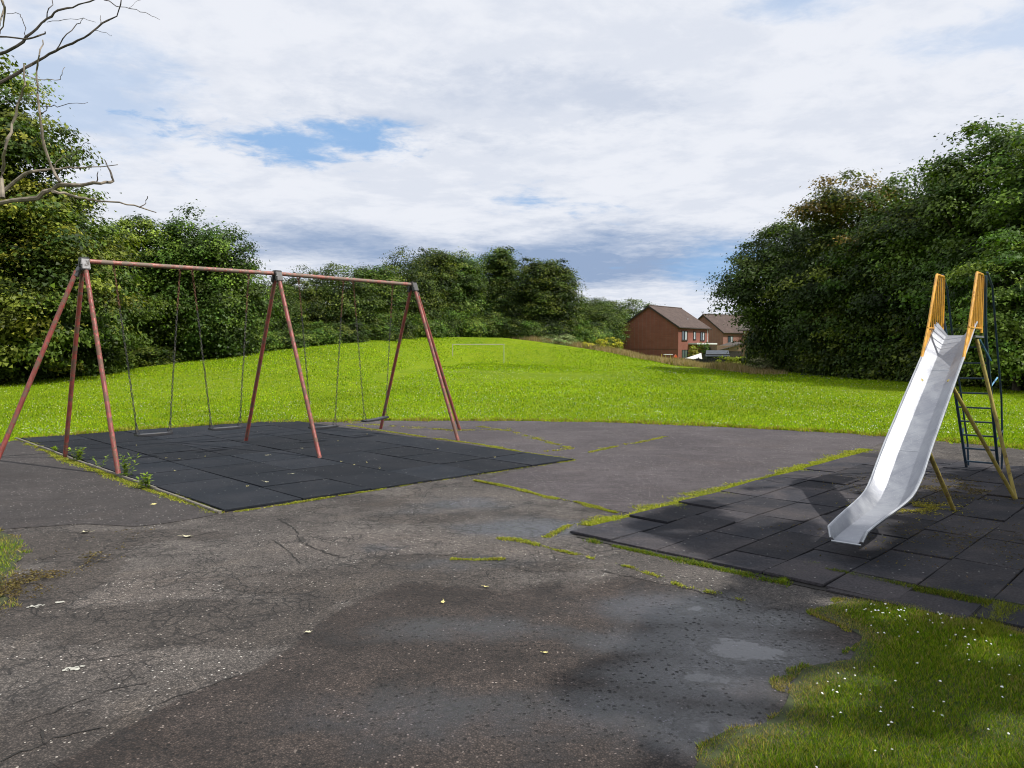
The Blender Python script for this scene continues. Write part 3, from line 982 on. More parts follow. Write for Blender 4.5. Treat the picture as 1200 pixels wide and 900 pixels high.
rr = RNG.uniform(.005, .010, len(Pf)) * (Pf[:, 1] / 17) ** .6
V3 = []
tw = RNG.random(len(Pf)) * 6.28
zz = terrain(Pf[:, 0], Pf[:, 1]) + RNG.uniform(.03, .06, len(Pf))
for k in range(4):
    V3.append(np.column_stack([Pf[:, 0] + np.cos(tw + k * 1.571) * rr, Pf[:, 1] + np.sin(tw + k * 1.571) * rr * .6, zz + (k % 2) * rr * 1.2]))
tag(link('clover_flowers', np_mesh('clover_flowers', np.stack(V3, 1), 4, None, M['petal'])), 'countless white clover heads dotted over the field', 'flowers', None, 'stuff')


# ---------------------------------------------------------------- fallen leaves
def leaf_shape(s_, curl):
    v, n = [(0, 0, .004)], 14
    for k in range(n):
        a = 2 * math.pi * k / n
        r = s_ * (1.0 if k % 2 == 0 else .62) * (1.15 if abs(math.cos(a)) > .7 else .8)
        v.append((math.cos(a) * r, math.sin(a) * r, .004 + curl * (r ** 2) / s_ * abs(math.sin(a * 1.5 + 1))))
    return v, [(0, 1 + k, 1 + (k + 1) % n) for k in range(n)]


lv = [(361, 741, .028, 'pale cream fallen leaf lying alone on the dark tarmac', 1), (519, 706, .026, 'small yellow leaf on dark tarmac left of the brighter green one', 0),
      (570, 688, .026, 'greenish yellow leaf lying nearest the mossy tuft', 0), (100, 624, .055, 'pale leaf beside the left grass verge, nearer its tip', 1),
      (220, 629, .055, 'cream leaf on the path edge right of another pale leaf', 1), (180, 591, .040, 'yellow leaf on the dark apron below the edging', 0),
      (260, 599, .055, 'cream leaf caught in moss at the mat corner', 1), (639, 765, .020, 'tiny brownish leaf near the middle of the wet tarmac', 0),
      (313, 535, .050, 'pale leaf on the black mat between the middle legs', 1), (343, 557, .050, 'pale leaf on the black mat in front of the middle legs', 1),
      (313, 567, .045, 'pale leaf on the mat nearest its front edge', 1), (355, 527, .045, 'leaf on the mat left of the front middle leg', 1)]
for x, y, s_, lb, kind in lv:
    gx_, gy_ = ground_at(x, y, .01)
    onmat = 'mat' in lb and 'corner' not in lb
    b = MB().add(*leaf_shape(s_ * (.7 if 'mat' in lb else .85), random.uniform(.1, .4)))
    b.tube([(s_ * .9, 0, .006), (s_ * 1.6, s_ * .3, .012)], .0012, 4)
    o = b.build('fallen_leaf', M['paleleaf' if kind else 'dryleaf'], None, loc=(gx_, gy_, .028 if onmat else .009))
    o.rotation_euler = (random.uniform(-.2, .2), random.uniform(-.2, .2), random.uniform(0, 6.28))
    tag(o, lb, 'leaf', 'fallen leaves')
for k, (x, y) in enumerate([(400, 541), (415, 545), (430, 542), (445, 549), (396, 517), (430, 509), (513, 526), (290, 570), (160, 522), (195, 537), (210, 538), (240, 535), (205, 552), (580, 536)]):
    gx_, gy_ = ground_at(x, y, .03)
    o = MB().add(*leaf_shape(.017, .6)).build('fallen_leaf', M['dryleaf'], None, loc=(gx_, gy_, .028))
    o.rotation_euler = (0, 0, k)
    tag(o, 'tiny pale leaf fleck lying on the black rubber swing mat', 'leaf', 'tiny leaves on the swing mat')


# weeds by the edging
def weed(px, py, h_, n, label):
    gx_, gy_ = ground_at(px, py)
    t = thing('weed', label, 'plant', (gx_, gy_, 0), 0, 'weeds growing by the swing mat edging')
    st, lf, lc = MB(), [], []
    for k in range(n):
        a, ln = random.uniform(0, 6.28), h_ * random.uniform(.4, .85)
        tip = Vector((math.cos(a) * ln * .35, math.sin(a) * ln * .35, ln))
        b0 = Vector((random.uniform(-.04, .04), random.uniform(-.04, .04), 0))
        st.tube([b0, b0 + tip * .5 + Vector((0, 0, .02)), b0 + tip], [.004, .003, .0015], 5)
        for j in range(17):
            f_ = .12 + .88 * j / 16
            c = b0 + tip * f_
            d = Vector((random.gauss(0, 1), random.gauss(0, 1), random.uniform(0, .6))).normalized()
            s_ = Vector((-d.y, d.x, 0)).normalized()
            L = random.uniform(.035, .075)
            lf += [c, c + d * L * .5 + s_ * L * .32, c + d * L, c + d * L * .5 - s_ * L * .32]
            lc.append(random.choice([(.22, .32, .03), (.32, .38, .05), (.15, .24, .02)]))
    st.build('stem', M['weedstem'], t)
    link('foliage', np_mesh('foliage', np.array(lf), 4, np.array(lc), M['leaf']), t)


weed(148, 560, .36, 7, 'leafy weed growing right at the foot of the front left swing leg')
weed(92, 541, .26, 7, 'bushy weed beside the edging just right of the back left leg')
weed(116, 549, .34, 2, 'tall thin weed standing between the two left swing legs')
weed(171, 573, .22, 7, 'low spreading weed on the edging nearest the mat corner')
weed(64, 530, .12, 3, 'tiny weed left of the back left swing leg')


# ---------------------------------------------------------------- trees
def unit(v):
    return v / (np.linalg.norm(v, axis=1)[:, None] + 1e-9)


def crown(rng, lobes, ncl, per, rc, size, cs, wts=None, holes=True, flat=.45, shell=.35, top=None, droop=.25, filt=None, tri=False):
    """leaf clumps spread through the volume of several ellipsoids; returns quads and colours and clump centres"""
    lobes = np.array(lobes, float)
    w_ = (lobes[:, 3] * lobes[:, 4] * lobes[:, 5]) ** (2 / 3)
    li = rng.choice(len(lobes), ncl, p=w_ / w_.sum())
    d = unit(rng.normal(0, 1, (ncl, 3)))
    r = 1 - (1 - rng.random(ncl) ** .5) * (1 - shell)
    r *= 1 + rng.normal(0, .08, ncl) + .14 * np.sin(d[:, 0] * 5 + li * 2.1) * np.sin(d[:, 1] * 4 + d[:, 2] * 6 + li)
    r = np.minimum(r, 1.10)
    C = lobes[li, :3] + d * r[:, None] * lobes[li, 3:]
    O = d.copy()
    k = C[:, 2] > .12
    hollow = np.sin(C[:, 0] * 1.9 + 1) * np.sin(C[:, 1] * 1.7 + 2) + np.sin(C[:, 2] * 2.1 + C[:, 0] * .8) * .8
    if ncl > 300 and shell > 0 and holes: k &= (hollow > -.55) | (r < .70) | (d[:, 2] > .55)
    if filt is not None: k &= filt(C)
    C, O = C[k], O[k]
    ncl = len(C)
    rcl = rc * rng.uniform(.6, 1.35, ncl)
    base = pal(rng, ncl, cs, .28, wts)
    if top is not None:
        hz = (C[:, 2] - C[:, 2].min()) / (np.ptp(C[:, 2]) + 1e-6)
        tk = (hz + rng.normal(0, .15, ncl)) > .8
        base[tk] = pal(rng, int(tk.sum()), top, .15)
    n = ncl * per
    ci = np.repeat(np.arange(ncl), per)
    off = rng.normal(0, .5, (n, 3)) * rcl[ci][:, None]
    off[:, 2] *= flat
    hd = np.hypot(off[:, 0], off[:, 1])
    off[:, 2] -= droop * hd
    c = C[ci] + off
    nrm = unit(O[ci] * .45 + np.array([0, 0, .75]) + unit(off) * .55 + rng.normal(0, .40, (n, 3)))
    ax = unit(np.cross(nrm, rng.normal(0, 1, (n, 3))))
    bx = np.cross(nrm, ax)
    L = size * rng.uniform(.55, 1.25, n)
    a = ax * L[:, None] * .5
    b = bx * (L * rng.uniform(.5, .8, n))[:, None] * .5
    up = nrm * (L * .12)[:, None]
    if tri:
        V = np.stack([c - a, c - b * 1.25 + up + a * .5, c + b * 1.25 + up + a * .5], 1)
    else:
        V = np.stack([c - a, c - b * .9 + up + a * .1, c + a, c + b * .9 + up + a * .1], 1)
    col = base[ci] * (1 + rng.normal(0, .34, n)).clip(.25, 2.0)[:, None]
    V[:, :, 2] = np.maximum(V[:, :, 2], .02)
    return V.reshape(-1, 3), col, C


def limbs(C, H, r0, lean=(0, 0), nb=12, rng=random, low=.25, seed=0):
    rg = random.Random(seed)
    tr = MB()
    pts = [Vector((lean[0] * (k / 5) ** 1.5, lean[1] * (k / 5) ** 1.5, H * .78 * k / 5)) + Vector((rg.gauss(0, .04), rg.gauss(0, .04), 0)) * (k > 0) for k in range(6)]
    tr.tube(pts, [r0 * (1.25 if k == 0 else 1 - .16 * k) for k in range(6)], 9)
    br = MB()
    ids = rg.sample(range(len(C)), min(nb, len(C)))
    for i in ids:
        e = Vector(C[i])
        f_ = rg.uniform(low, .85)
        k = f_ * 5
        s_ = pts[int(k)].lerp(pts[min(5, int(k) + 1)], k - int(k))
        if e.z < s_.z: s_ = pts[1].lerp(pts[2], rg.random())
        m_ = s_.lerp(e, .5) + Vector((rg.gauss(0, .2), rg.gauss(0, .2), rg.uniform(.1, .5)))
        br.tube([s_, s_.lerp(m_, .5) + Vector((0, 0, .1)), m_, m_.lerp(e, .55), e], [r0 * .38, r0 * .32, r0 * .22, r0 * .13, r0 * .05], 6)
    return tr, br


DK = [(.034, .060, .008), (.058, .090, .010), (.020, .038, .006), (.105, .130, .016)]
MAPLE = [(.075, .115, .015), (.125, .150, .018), (.050, .088, .013), (.185, .185, .022), (.030, .056, .011)]
FRESH = [(.070, .135, .016), (.110, .175, .020), (.045, .090, .013), (.160, .215, .028)]
OLIVE = [(.052, .094, .016), (.080, .122, .020), (.032, .062, .012), (.120, .158, .026)]
ORANGE = [(.19, .13, .025), (.15, .14, .022), (.11, .14, .02)]


def tree(name, label, loc, H, lobes, ncl, per, rc, size, cs, group=None, r0=.22, seed=1, **kw):
    kk = 4
    if ncl > 250:
        ncl, per, size, rc, kk = int(ncl * .50), int(per * 5.6), size * .72, rc * 1.05, 3
        kw['tri'] = True
    kw.setdefault('flat', .32)
    t = thing(name, label, 'tree' if 'tree' in name else ('bush' if 'bush' in name or 'shrub' in name else 'tree'), loc, 0, group)
    rng = np.random.default_rng(seed)
    V, c, C = crown(rng, lobes, ncl, per, rc, size, cs, **kw)
    link('crown', np_mesh('crown', V, kk, c, M['leaf']), t)
    tr, br = limbs(C, H, r0, nb=14, seed=seed)
    tr.build('trunk', M['bark'], t, True)
    br.build('branches', M['bark'], t, True)
    return t


def gpx(px, Y):
    return (px - 600) / F * Y


def place(px, Y):
    x = gpx(px, Y)
    return (x, Y, tz(x, Y) - .05)


# large maple at the left edge of the frame
tree('maple_tree', 'huge maple filling the left edge behind the dead branches, olive yellow in the sun', place(-20, 37), 16,
     [(0, 0, 6.2, 6.2, 5.5, 5.6), (-1.4, 0, 12.4, 4.6, 4.5, 4.6), (3.2, -1.2, 4.6, 3.8, 3.6, 4.2), (1.0, -2, 9.2, 3.4, 3.2, 3.2), (1.9, -1, 11.2, 3.1, 3, 3.2), (-.3, -2.6, 2.6, 6, 3, 2.6)], 1500, 42, 1.15, .30, MAPLE,
     wts=[.3, .25, .2, .12, .13], r0=.4, seed=3)
tree('maple_tree', 'dark green maple standing just right of the huge olive maple', place(95, 42), 10,
     [(0, 0, 5.4, 3.3, 3, 4.2), (.8, -1, 3.0, 3.2, 2.8, 3.0), (-1.2, -.6, 7.6, 2.4, 2.3, 2.6)], 620, 42, .95, .28, MAPLE[:3] + DK[:2], r0=.25, seed=4)
tree('broadleaf_tree', 'small pale tree top showing behind the left swing chains', place(165, 50), 10,
     [(0, 0, 6.2, 2.6, 2.6, 3.6), (.6, 0, 3.6, 2.6, 2.6, 3.2), (-1.4, 0, 7.8, 1.7, 1.7, 2.0)], 420, 40, .9, .28, FRESH, r0=.2, seed=5)
tree('broadleaf_tree', 'large round crowned green tree behind the left pair of swings', place(237, 51), 9.5,
     [(0, 0, 5.0, 3.9, 3.5, 4.0), (0.4, 0, 6.7, 2.9, 2.8, 2.9), (-1.6, -.6, 3.4, 2.9, 2.6, 2.9), (1.7, -.6, 3.2, 2.6, 2.5, 2.9), (0, -1, 1.6, 3.9, 2, 1.7)], 900, 42, .9, .27, FRESH[:3] + DK[:2], r0=.3, seed=6, holes=False, flat=.6)


def variant(H, Wd, n, kind, seed, cs, size=.27, per=56):
    rng = np.random.default_rng(seed)
    if kind == 'round':
        lb = [(0, 0, H * .56, Wd * .5, Wd * .45, H * .42), (Wd * .2, -.3, H * .38, Wd * .36, Wd * .34, H * .34), (-Wd * .22, -.2, H * .42, Wd * .34, Wd * .34, H * .34), (0, -.4, H * .18, Wd * .42, Wd * .3, H * .2)]
    elif kind == 'tall':
        lb = [(0, 0, H * .45, Wd * .42, Wd * .4, H * .42), (Wd * .12, 0, H * .70, Wd * .28, Wd * .28, H * .27), (-Wd * .17, 0, H * .62, Wd * .24, Wd * .24, H * .30), (0, -.3, H * .2, Wd * .45, Wd * .35, H * .22)]
    elif kind == 'poplar':
        lb = [(0, 0, H * .55, Wd * .34, Wd * .34, H * .42), (Wd * .1, 0, H * .8, Wd * .22, Wd * .22, H * .2), (-Wd * .15, 0, H * .74, Wd * .17, Wd * .17, H * .22), (0, 0, H * .22, Wd * .4, Wd * .34, H * .22)]
    else:
        lb = [(0, 0, H * .45, Wd * .5, Wd * .45, H * .5), (Wd * .2, -.2, H * .32, Wd * .34, Wd * .34, H * .38), (-Wd * .22, .1, H * .36, Wd * .32, Wd * .32, H * .36)]
    V, c, C = crown(rng, lb, n, int(per * 1.8), .12 * Wd + .15, size * .82, cs, tri=True)
    cm = np_mesh('crown', V, 3, c, M['leaf'])
    tr, br = limbs(C, H, .02 * H + .04, nb=12, seed=seed)
    return H, Wd, cm, tr.mesh('trunk', M['bark'], True), br.mesh('branches', M['bark'], True)


VAR = {'round': variant(10, 8, 520, 'round', 21, OLIVE + DK[:2]), 'round_dark': variant(10, 8, 520, 'round', 22, DK), 'tall': variant(11, 6.5, 520, 'tall', 23, DK),
       'tall_fresh': variant(11, 6.5, 480, 'tall', 24, FRESH[:3] + OLIVE), 'poplar': variant(12, 5.5, 330, 'poplar', 25, OLIVE, .32),
       'shrub': variant(3, 4, 230, 'shrub', 26, FRESH, .22), 'shrub_olive': variant(3, 4, 230, 'shrub', 27, OLIVE + FRESH[:1], .22), 'shrub_dark': variant(3, 4, 230, 'shrub', 28, DK, .24)}


def copy_tree_var(kind, name, label, loc, H, Wd, rz, group, cat):
    h0, w0, cm, tm_, bm_ = VAR[kind]
    t = thing(name, label, cat, loc, rz, group)
    t.scale = (Wd / w0, Wd / w0, H / h0)
    link('crown', cm, t)
    link('trunk', tm_, t)
    if name not in ('shrub', 'bush'): link('branches', bm_, t)
    return t


rows = [
    (318, 60, 326, 62, 'round', 'rounded olive tree behind the middle swing legs'),
    (358, 66, 316, 66, 'round_dark', 'dark round tree right of the middle swing legs'),
    (398, 68, 312, 78, 'round', 'broad olive tree behind the third swing, under the beam'),
    (440, 74, 308, 74, 'tall_fresh', 'fresh green tree behind the fourth swing'),
    (478, 88, 294, 66, 'round_dark', 'tall dark tree above the right end of the swing beam'),
    (508, 96, 288, 62, 'tall', 'tall dark tree second from the swing end, on the hump crest'),
    (538, 98, 292, 60, 'tall_fresh', 'bright green tall tree above the goal, left one'),
    (560, 104, 300, 52, 'round', 'olive tree just right of the goal trees'),
    (588, 104, 291, 56, 'poplar', 'thin sparse topped tree left of the isolated tall tree'),
    (628, 98, 300, 62, 'tall', 'isolated tall dark tree left of the low woodland'),
    (652, 100, 303, 66, 'tall', 'leaning right half of the isolated tall dark pair'),
    (690, 112, 350, 64, 'round', 'low tree at the left of the brick house woodland'),
    (706, 128, 352, 52, 'round_dark', 'dark low tree next to the brick gable'),
    (742, 160, 352, 60, 'round', 'tree top showing directly behind the brick gable'),
    (700, 145, 350, 80, 'tall_fresh', 'pale tree behind the low woodland left of the houses'),
    (668, 125, 346, 60, 'round_dark', 'dark tree between the isolated tall tree and low woodland'),
]
for i, (px, Y, top, wpx, kind, lb) in enumerate(rows):
    x, y, z = place(px, Y)
    H = (408 - top) / F * Y + EYE - z
    copy_tree_var(kind, 'broadleaf_tree', lb, (x, y, z), H * 1.02, wpx / F * Y * 1.15, i * 1.7, 'trees along the far side of the field', 'tree')
back = [(200, 75, 300), (270, 80, 330), (340, 90, 330), (420, 95, 325), (500, 120, 318), (600, 125, 330), (575, 112, 340), (610, 110, 345), (790, 190, 368), (835, 200, 368), (870, 170, 366), (60, 60, 250), (130, 70, 285),
        (-120, 45, 120), (-230, 40, 100), (-380, 38, 120), (905, 150, 360), (960, 120, 330), (1040, 110, 330), (1120, 100, 320)]
for i, (px, Y, top) in enumerate(back):
    x, y, z = place(px, Y)
    H = (408 - top) / F * Y + EYE - z
    copy_tree_var(['round_dark', 'round', 'tall'][i % 3], 'broadleaf_tree', 'dark tree of the far woodland, mostly hidden behind nearer trees', (x, y, z), H, max(7, H * .8), i * 2.1, 'far woodland trees', 'tree')

shr = [(20, 40, 404, 80, 'shrub_dark'), (75, 42, 400, 70, 'shrub'), (120, 44, 402, 60, 'shrub_olive'), (165, 47, 396, 60, 'shrub_dark'), (205, 50, 395, 60, 'shrub_dark'), (255, 52, 385, 55, 'shrub_dark'),
       (295, 55, 378, 50, 'shrub'), (330, 58, 382, 50, 'shrub_olive'), (372, 61, 374, 46, 'shrub'), (405, 64, 372, 46, 'shrub_dark'), (438, 70, 370, 44, 'shrub_olive'), (466, 78, 362, 40, 'shrub_dark'),
       (496, 85, 366, 40, 'shrub'), (522, 92, 358, 38, 'shrub_olive'), (548, 94, 362, 36, 'shrub'), (575, 96, 362, 38, 'shrub_olive'), (600, 96, 366, 34, 'shrub_dark'), (622, 95, 372, 34, 'shrub_olive'),
       (645, 97, 374, 36, 'shrub_dark'), (684, 98, 372, 36, 'shrub'), (700, 106, 374, 30, 'shrub_olive'), (664, 108, 366, 36, 'shrub_dark'), (722, 128, 388, 12, 'shrub_dark')]
WH = ['at the shaded left edge of the frame', 'below the huge olive maple', 'beside the left end of the swing beam', 'behind the first swing, left of the round tree', 'left under the round crowned tree', 'right under the round crowned tree',
      'between the round tree and the middle swing legs', 'seen between the middle swing legs', 'just right of the middle swing legs', 'behind the left chain of the third swing', 'behind the right chain of the third swing', 'under the right end of the swing beam',
      'just right of the swing set on the hump crest', 'left of the goal on the hump crest', 'directly above the left goal post', 'above the middle of the goal crossbar', 'directly above the right goal post', 'right of the goal below the isolated tall tree',
      'left of the pale flowering bush', 'between the pale bush and the yellow bushes', 'behind the large yellow bush', 'behind the pale flowering bush', 'touching the left gable of the brick house']
for i, (px, Y, top, wpx, kind) in enumerate(shr):
    x, y, z = place(px, Y)
    H = max(1.2, (408 - top) / F * Y + EYE - z)
    copy_tree_var(kind, 'shrub', {'shrub': 'fresh green', 'shrub_olive': 'olive', 'shrub_dark': 'dark green'}[kind] + ' shrub ' + WH[i], (x, y, z - .1), H, wpx / F * Y * 1.2, i * 1.3, 'undergrowth at the foot of the far trees', 'bush')
for px, Y, top, wpx, cs, lb, sd_ in [(655, 90, 390, 44, [(.22, .27, .12), (.16, .22, .08), (.28, .32, .16)], 'pale grey green flowering bush at the right end of the hump', 61),
                                      (689, 89, 401, 17, [(.42, .40, .03), (.5, .45, .04), (.2, .24, .02)], 'small bright yellow bush on the verge, left of the larger one', 62),
                                      (717, 88, 395, 26, [(.45, .42, .03), (.55, .50, .05), (.18, .24, .02)], 'large yellow bush beside the left corner of the brick house', 63),
                                      (704, 88, 397, 14, [(.45, .42, .03), (.2, .25, .02)], 'yellow bush touching the left side of the large yellow one', 64)]:
    x, y, z = place(px, Y)
    H = (408 - top) / F * Y + EYE - z + .2
    W_ = wpx / F * Y
    tree('bush', lb, (x, y, z - .1), H, [(0, 0, H * .45, W_ * .5, W_ * .4, H * .5), (W_ * .2, 0, H * .35, W_ * .3, W_ * .3, H * .4)], 90, 40, .35, .16, cs, None, .05, sd_)

# dark wood on the right
rt = [(945, 56, 11.8, 5.0, DK[:3] + MAPLE[2:3], 'dark tree at the left end of the right hand wood, beside the tan house', 71, None),
      (1003, 49, 13.0, 5.2, DK + MAPLE[2:3], 'tree with an orange tinged top in the right hand wood', 72, ORANGE),
      (1085, 43, 11.6, 4.8, DK + FRESH[:1], 'dark tree standing behind the yellow slide panels', 73, None),
      (1165, 38, 12.9, 4.6, DK[:2] + FRESH[:2], 'tallest green tree above and right of the slide', 74, FRESH),
      (1262, 33, 11.8, 4.4, DK[:2] + FRESH[:2], 'green tree cut by the right edge of the photo', 75, FRESH)]
for px, Y, H, r_, cs, lb, sd_, tp in rt:
    x, y, z = place(px, Y)
    lobes = [(0, 0, H * .50, r_, r_ * .9, H * .40), (-.5, -.3, H * .72, r_ * .66, r_ * .66, H * .25), ((-r_ * .42 if px > 950 else -r_ * .75), -r_ * .25, H * (.36 if px > 950 else .53), r_ * .62, r_ * .6, H * .26), (r_ * .4, -r_ * .3, H * .40, r_ * .6, r_ * .6, H * .27),
             (1.6, 1.6, H * .17, r_ * .7, r_ * .6, H * .17)]
    tree('broadleaf_tree', lb, (x, y, z), H * .92, lobes, 1050, 42, 1.05, .29, cs, 'trees of the right hand wood', .3, sd_, top=tp, flat=.38)
x, y, z = place(1192, 30.5)
tree('elm_tree', 'light green elm with drooping sprays behind the slide ladder', (x, y, z), 6.2, [(0, 0, 4.2, 2.6, 2.2, 2.3), (-.9, -.5, 2.6, 1.9, 1.7, 1.8), (.9, -.3, 2.4, 2, 1.7, 2)], 300, 46, .85, .22, FRESH + [(.14, .20, .04)], None, .14, 76, flat=.22, droop=.4)
rs = [(932, 52, 3.4), (948, 48, 3.0), (965, 44, 3.2), (995, 41, 3.6), (1025, 38.5, 3.0), (1058, 36, 3.4), (1090, 34, 3.0), (1120, 32, 2.8), (1152, 30, 2.6), (1185, 28.5, 3), (1225, 27, 3), (1268, 25, 3.2), (892, 54, 5.2)]
WR = ['at the left foot of the wood by the tan house', 'second from the left foot of the wood', 'third from the left foot of the wood', 'midway along the shaded foot of the wood', 'left of the slide at some distance', 'close left of the slide top',
      'directly behind the slide top', 'seen between the slide panels', 'behind the slide ladder', 'right of the slide ladder', 'outside the right edge, nearer one of two', 'outside the right edge, nearest of all', 'at the far left corner of the wood by the tan house']
for i, (px, Y, H) in enumerate(rs):
    x, y, z = place(px, Y + 3)
    x, y = x + 1.6, y + 1.2
    copy_tree_var('shrub_dark', 'shrub', 'dark shrub ' + WR[i], (x, y, z), H, 4.6, i * 2.3, 'undergrowth of the right hand wood', 'bush')
for i, (x, y) in enumerate([(27, 52), (28, 44), (29, 38), (30, 30), (27, 24), (34, 60), (36, 48)]):
    copy_tree_var('round_dark', 'broadleaf_tree', 'dark tree of the right hand wood hidden behind its front row', (x, y, 0), 10.5, 9, i, 'rear trees of the right hand wood', 'tree')

# tree outside the frame on the right whose shade falls over the slide mat and the near lawn
LIT = [(3.15, 8.3, .95, .75), (2.55, 7.75, .5, .4), (4.3, 9.6, 1.3, .7), (2.3, 7.3, .2, .2), (1.25, 5.80, .55, .16), (1.25, 3.78, .30, .16), (1.66, 3.90, .16, .12), (1.02, 3.12, .25, .14), (1.75, 3.12, .45, .16), (2.33, 4.76, .18, .10),
       (2.72, 4.33, .2, .13), (.50, 4.8, .28, .25), (-.40, 3.4, .35, .6), (3.55, 7.35, .22, .16), (2.15, 5.08, .22, .12), (3.95, 7.9, .3, .2), (5.2, 10.6, .9, .5), (1.0, 4.45, .05, .03), (.45, 3.35, .25, .15),
       (1.55, 7.0, .30, .10), (2.5, 3.2, .3, .12), (3.3, 5.2, .1, .1)]

for x, y, a, b in [(960, 815, .20, .10), (1020, 797, .13, .06), (905, 862, .18, .07), (1062, 722, .14, .06), (1150, 770, .18, .08), (1060, 885, .22, .07), (1180, 850, .15, .08)]:
    LIT.append((*ground_at(x, y), a + .07, b + .07))


def shade_filter(C, pa=.14, pb=.10, pc=.42):
    gx_ = C[:, 0] + 9.0 + SX * C[:, 2]
    gy_ = C[:, 1] + 3.4 + SY * C[:, 2]
    k = np.ones(len(C), bool)
    for a, b, ra, rb in LIT:
        k &= ((gx_ - a) / (ra + pa)) ** 2 + ((gy_ - b) / (rb + pb)) ** 2 > 1
    # keep slide surface sunny: line of the chute seen along the sun
    for s_, zz in ((.75, .3), (1.1, .3), (1.5, .5), (2.0, .8), (2.5, 1.05), (3.0, 1.35), (3.5, 1.6), (4.0, 2.0), (4.2, 2.5), (4.5, 1.5)):
        qx, qy = 2.623 + .643 * s_ + SX * zz, 5.95 + .766 * s_ + SY * zz
        k &= (gx_ - qx) ** 2 + (gy_ - qy) ** 2 > pc ** 2
    k &= (gx_ * SN.x + gy_ * SN.y > -4.30) | (gy_ < 6.4)
    X, Y = C[:, 0] + 9.0, C[:, 1] + 3.4
    k &= X > .72 * Y + 1.0
    edge = .5 + vnoise(np.column_stack([gx_, gy_]), .9, 77) * .9
    k &= (gx_ > np.interp(gy_, [3.0, 3.8, 4.2, 4.8, 5.5, 6.2, 7.2, 7.8], [.5, .25, .55, .75, 1.7, 1.5, .95, 1.6]) + (edge - .95) * .5)
    return k


tt = thing('shade_tree', 'tall tree standing just right of the playground corner', 'tree', (9.0, 3.4, 0))
rg_ = np.random.default_rng(91)
V, c, C = crown(rg_, [(0, .6, 7.2, 3.9, 4.4, 2.4), (1.5, 2.5, 6.5, 3.0, 3.0, 2.2), (-.6, -2.2, 7.0, 3.2, 3.0, 2.2), (1.5, -.5, 9.5, 3.6, 3.6, 2.2), (-2.3, -1.4, 7.5, 1.5, 1.2, 1.0), (-2.3, -1.4, 7.6, 1.3, 1.0, .8), (-1.5, 1.6, 8.0, 1.5, 1.1, .9), (-1.6, 1.7, 8.1, 1.3, 1.0, .8)], 3700, 58, .42, .27, FRESH + OLIVE, shell=0, filt=shade_filter, tri=True)
V = V.reshape(-1, 3, 3)
kp = shade_filter(V.mean(1), .04, .04, .36)
V, c = V[kp].reshape(-1, 3), c[kp]
link('crown', np_mesh('crown', V, 3, c, M['leaf']), tt)
tr, br = limbs(C, 9.5, .24, nb=10, seed=9)
tr.build('trunk', M['bark'], tt, True)
br.build('branches', M['bark'], tt, True)

# ---------------------------------------------------------------- dead tree reaching in at the top left
dt = thing('dead_tree', 'bare dead tree with bleached branches reaching in at the top left', 'tree', (-8.6, 7.6, 0))
DO = Vector((-8.6, 7.6, 0))


def up_at(px, py, Y):
    u = 450 - py
    dy = F * math.cos(PITCH) + u * math.sin(PITCH)
    t = Y / dy
    return Vector(((px - 600) * t, Y, EYE + (-F * math.sin(PITCH) + u * math.cos(PITCH)) * t))


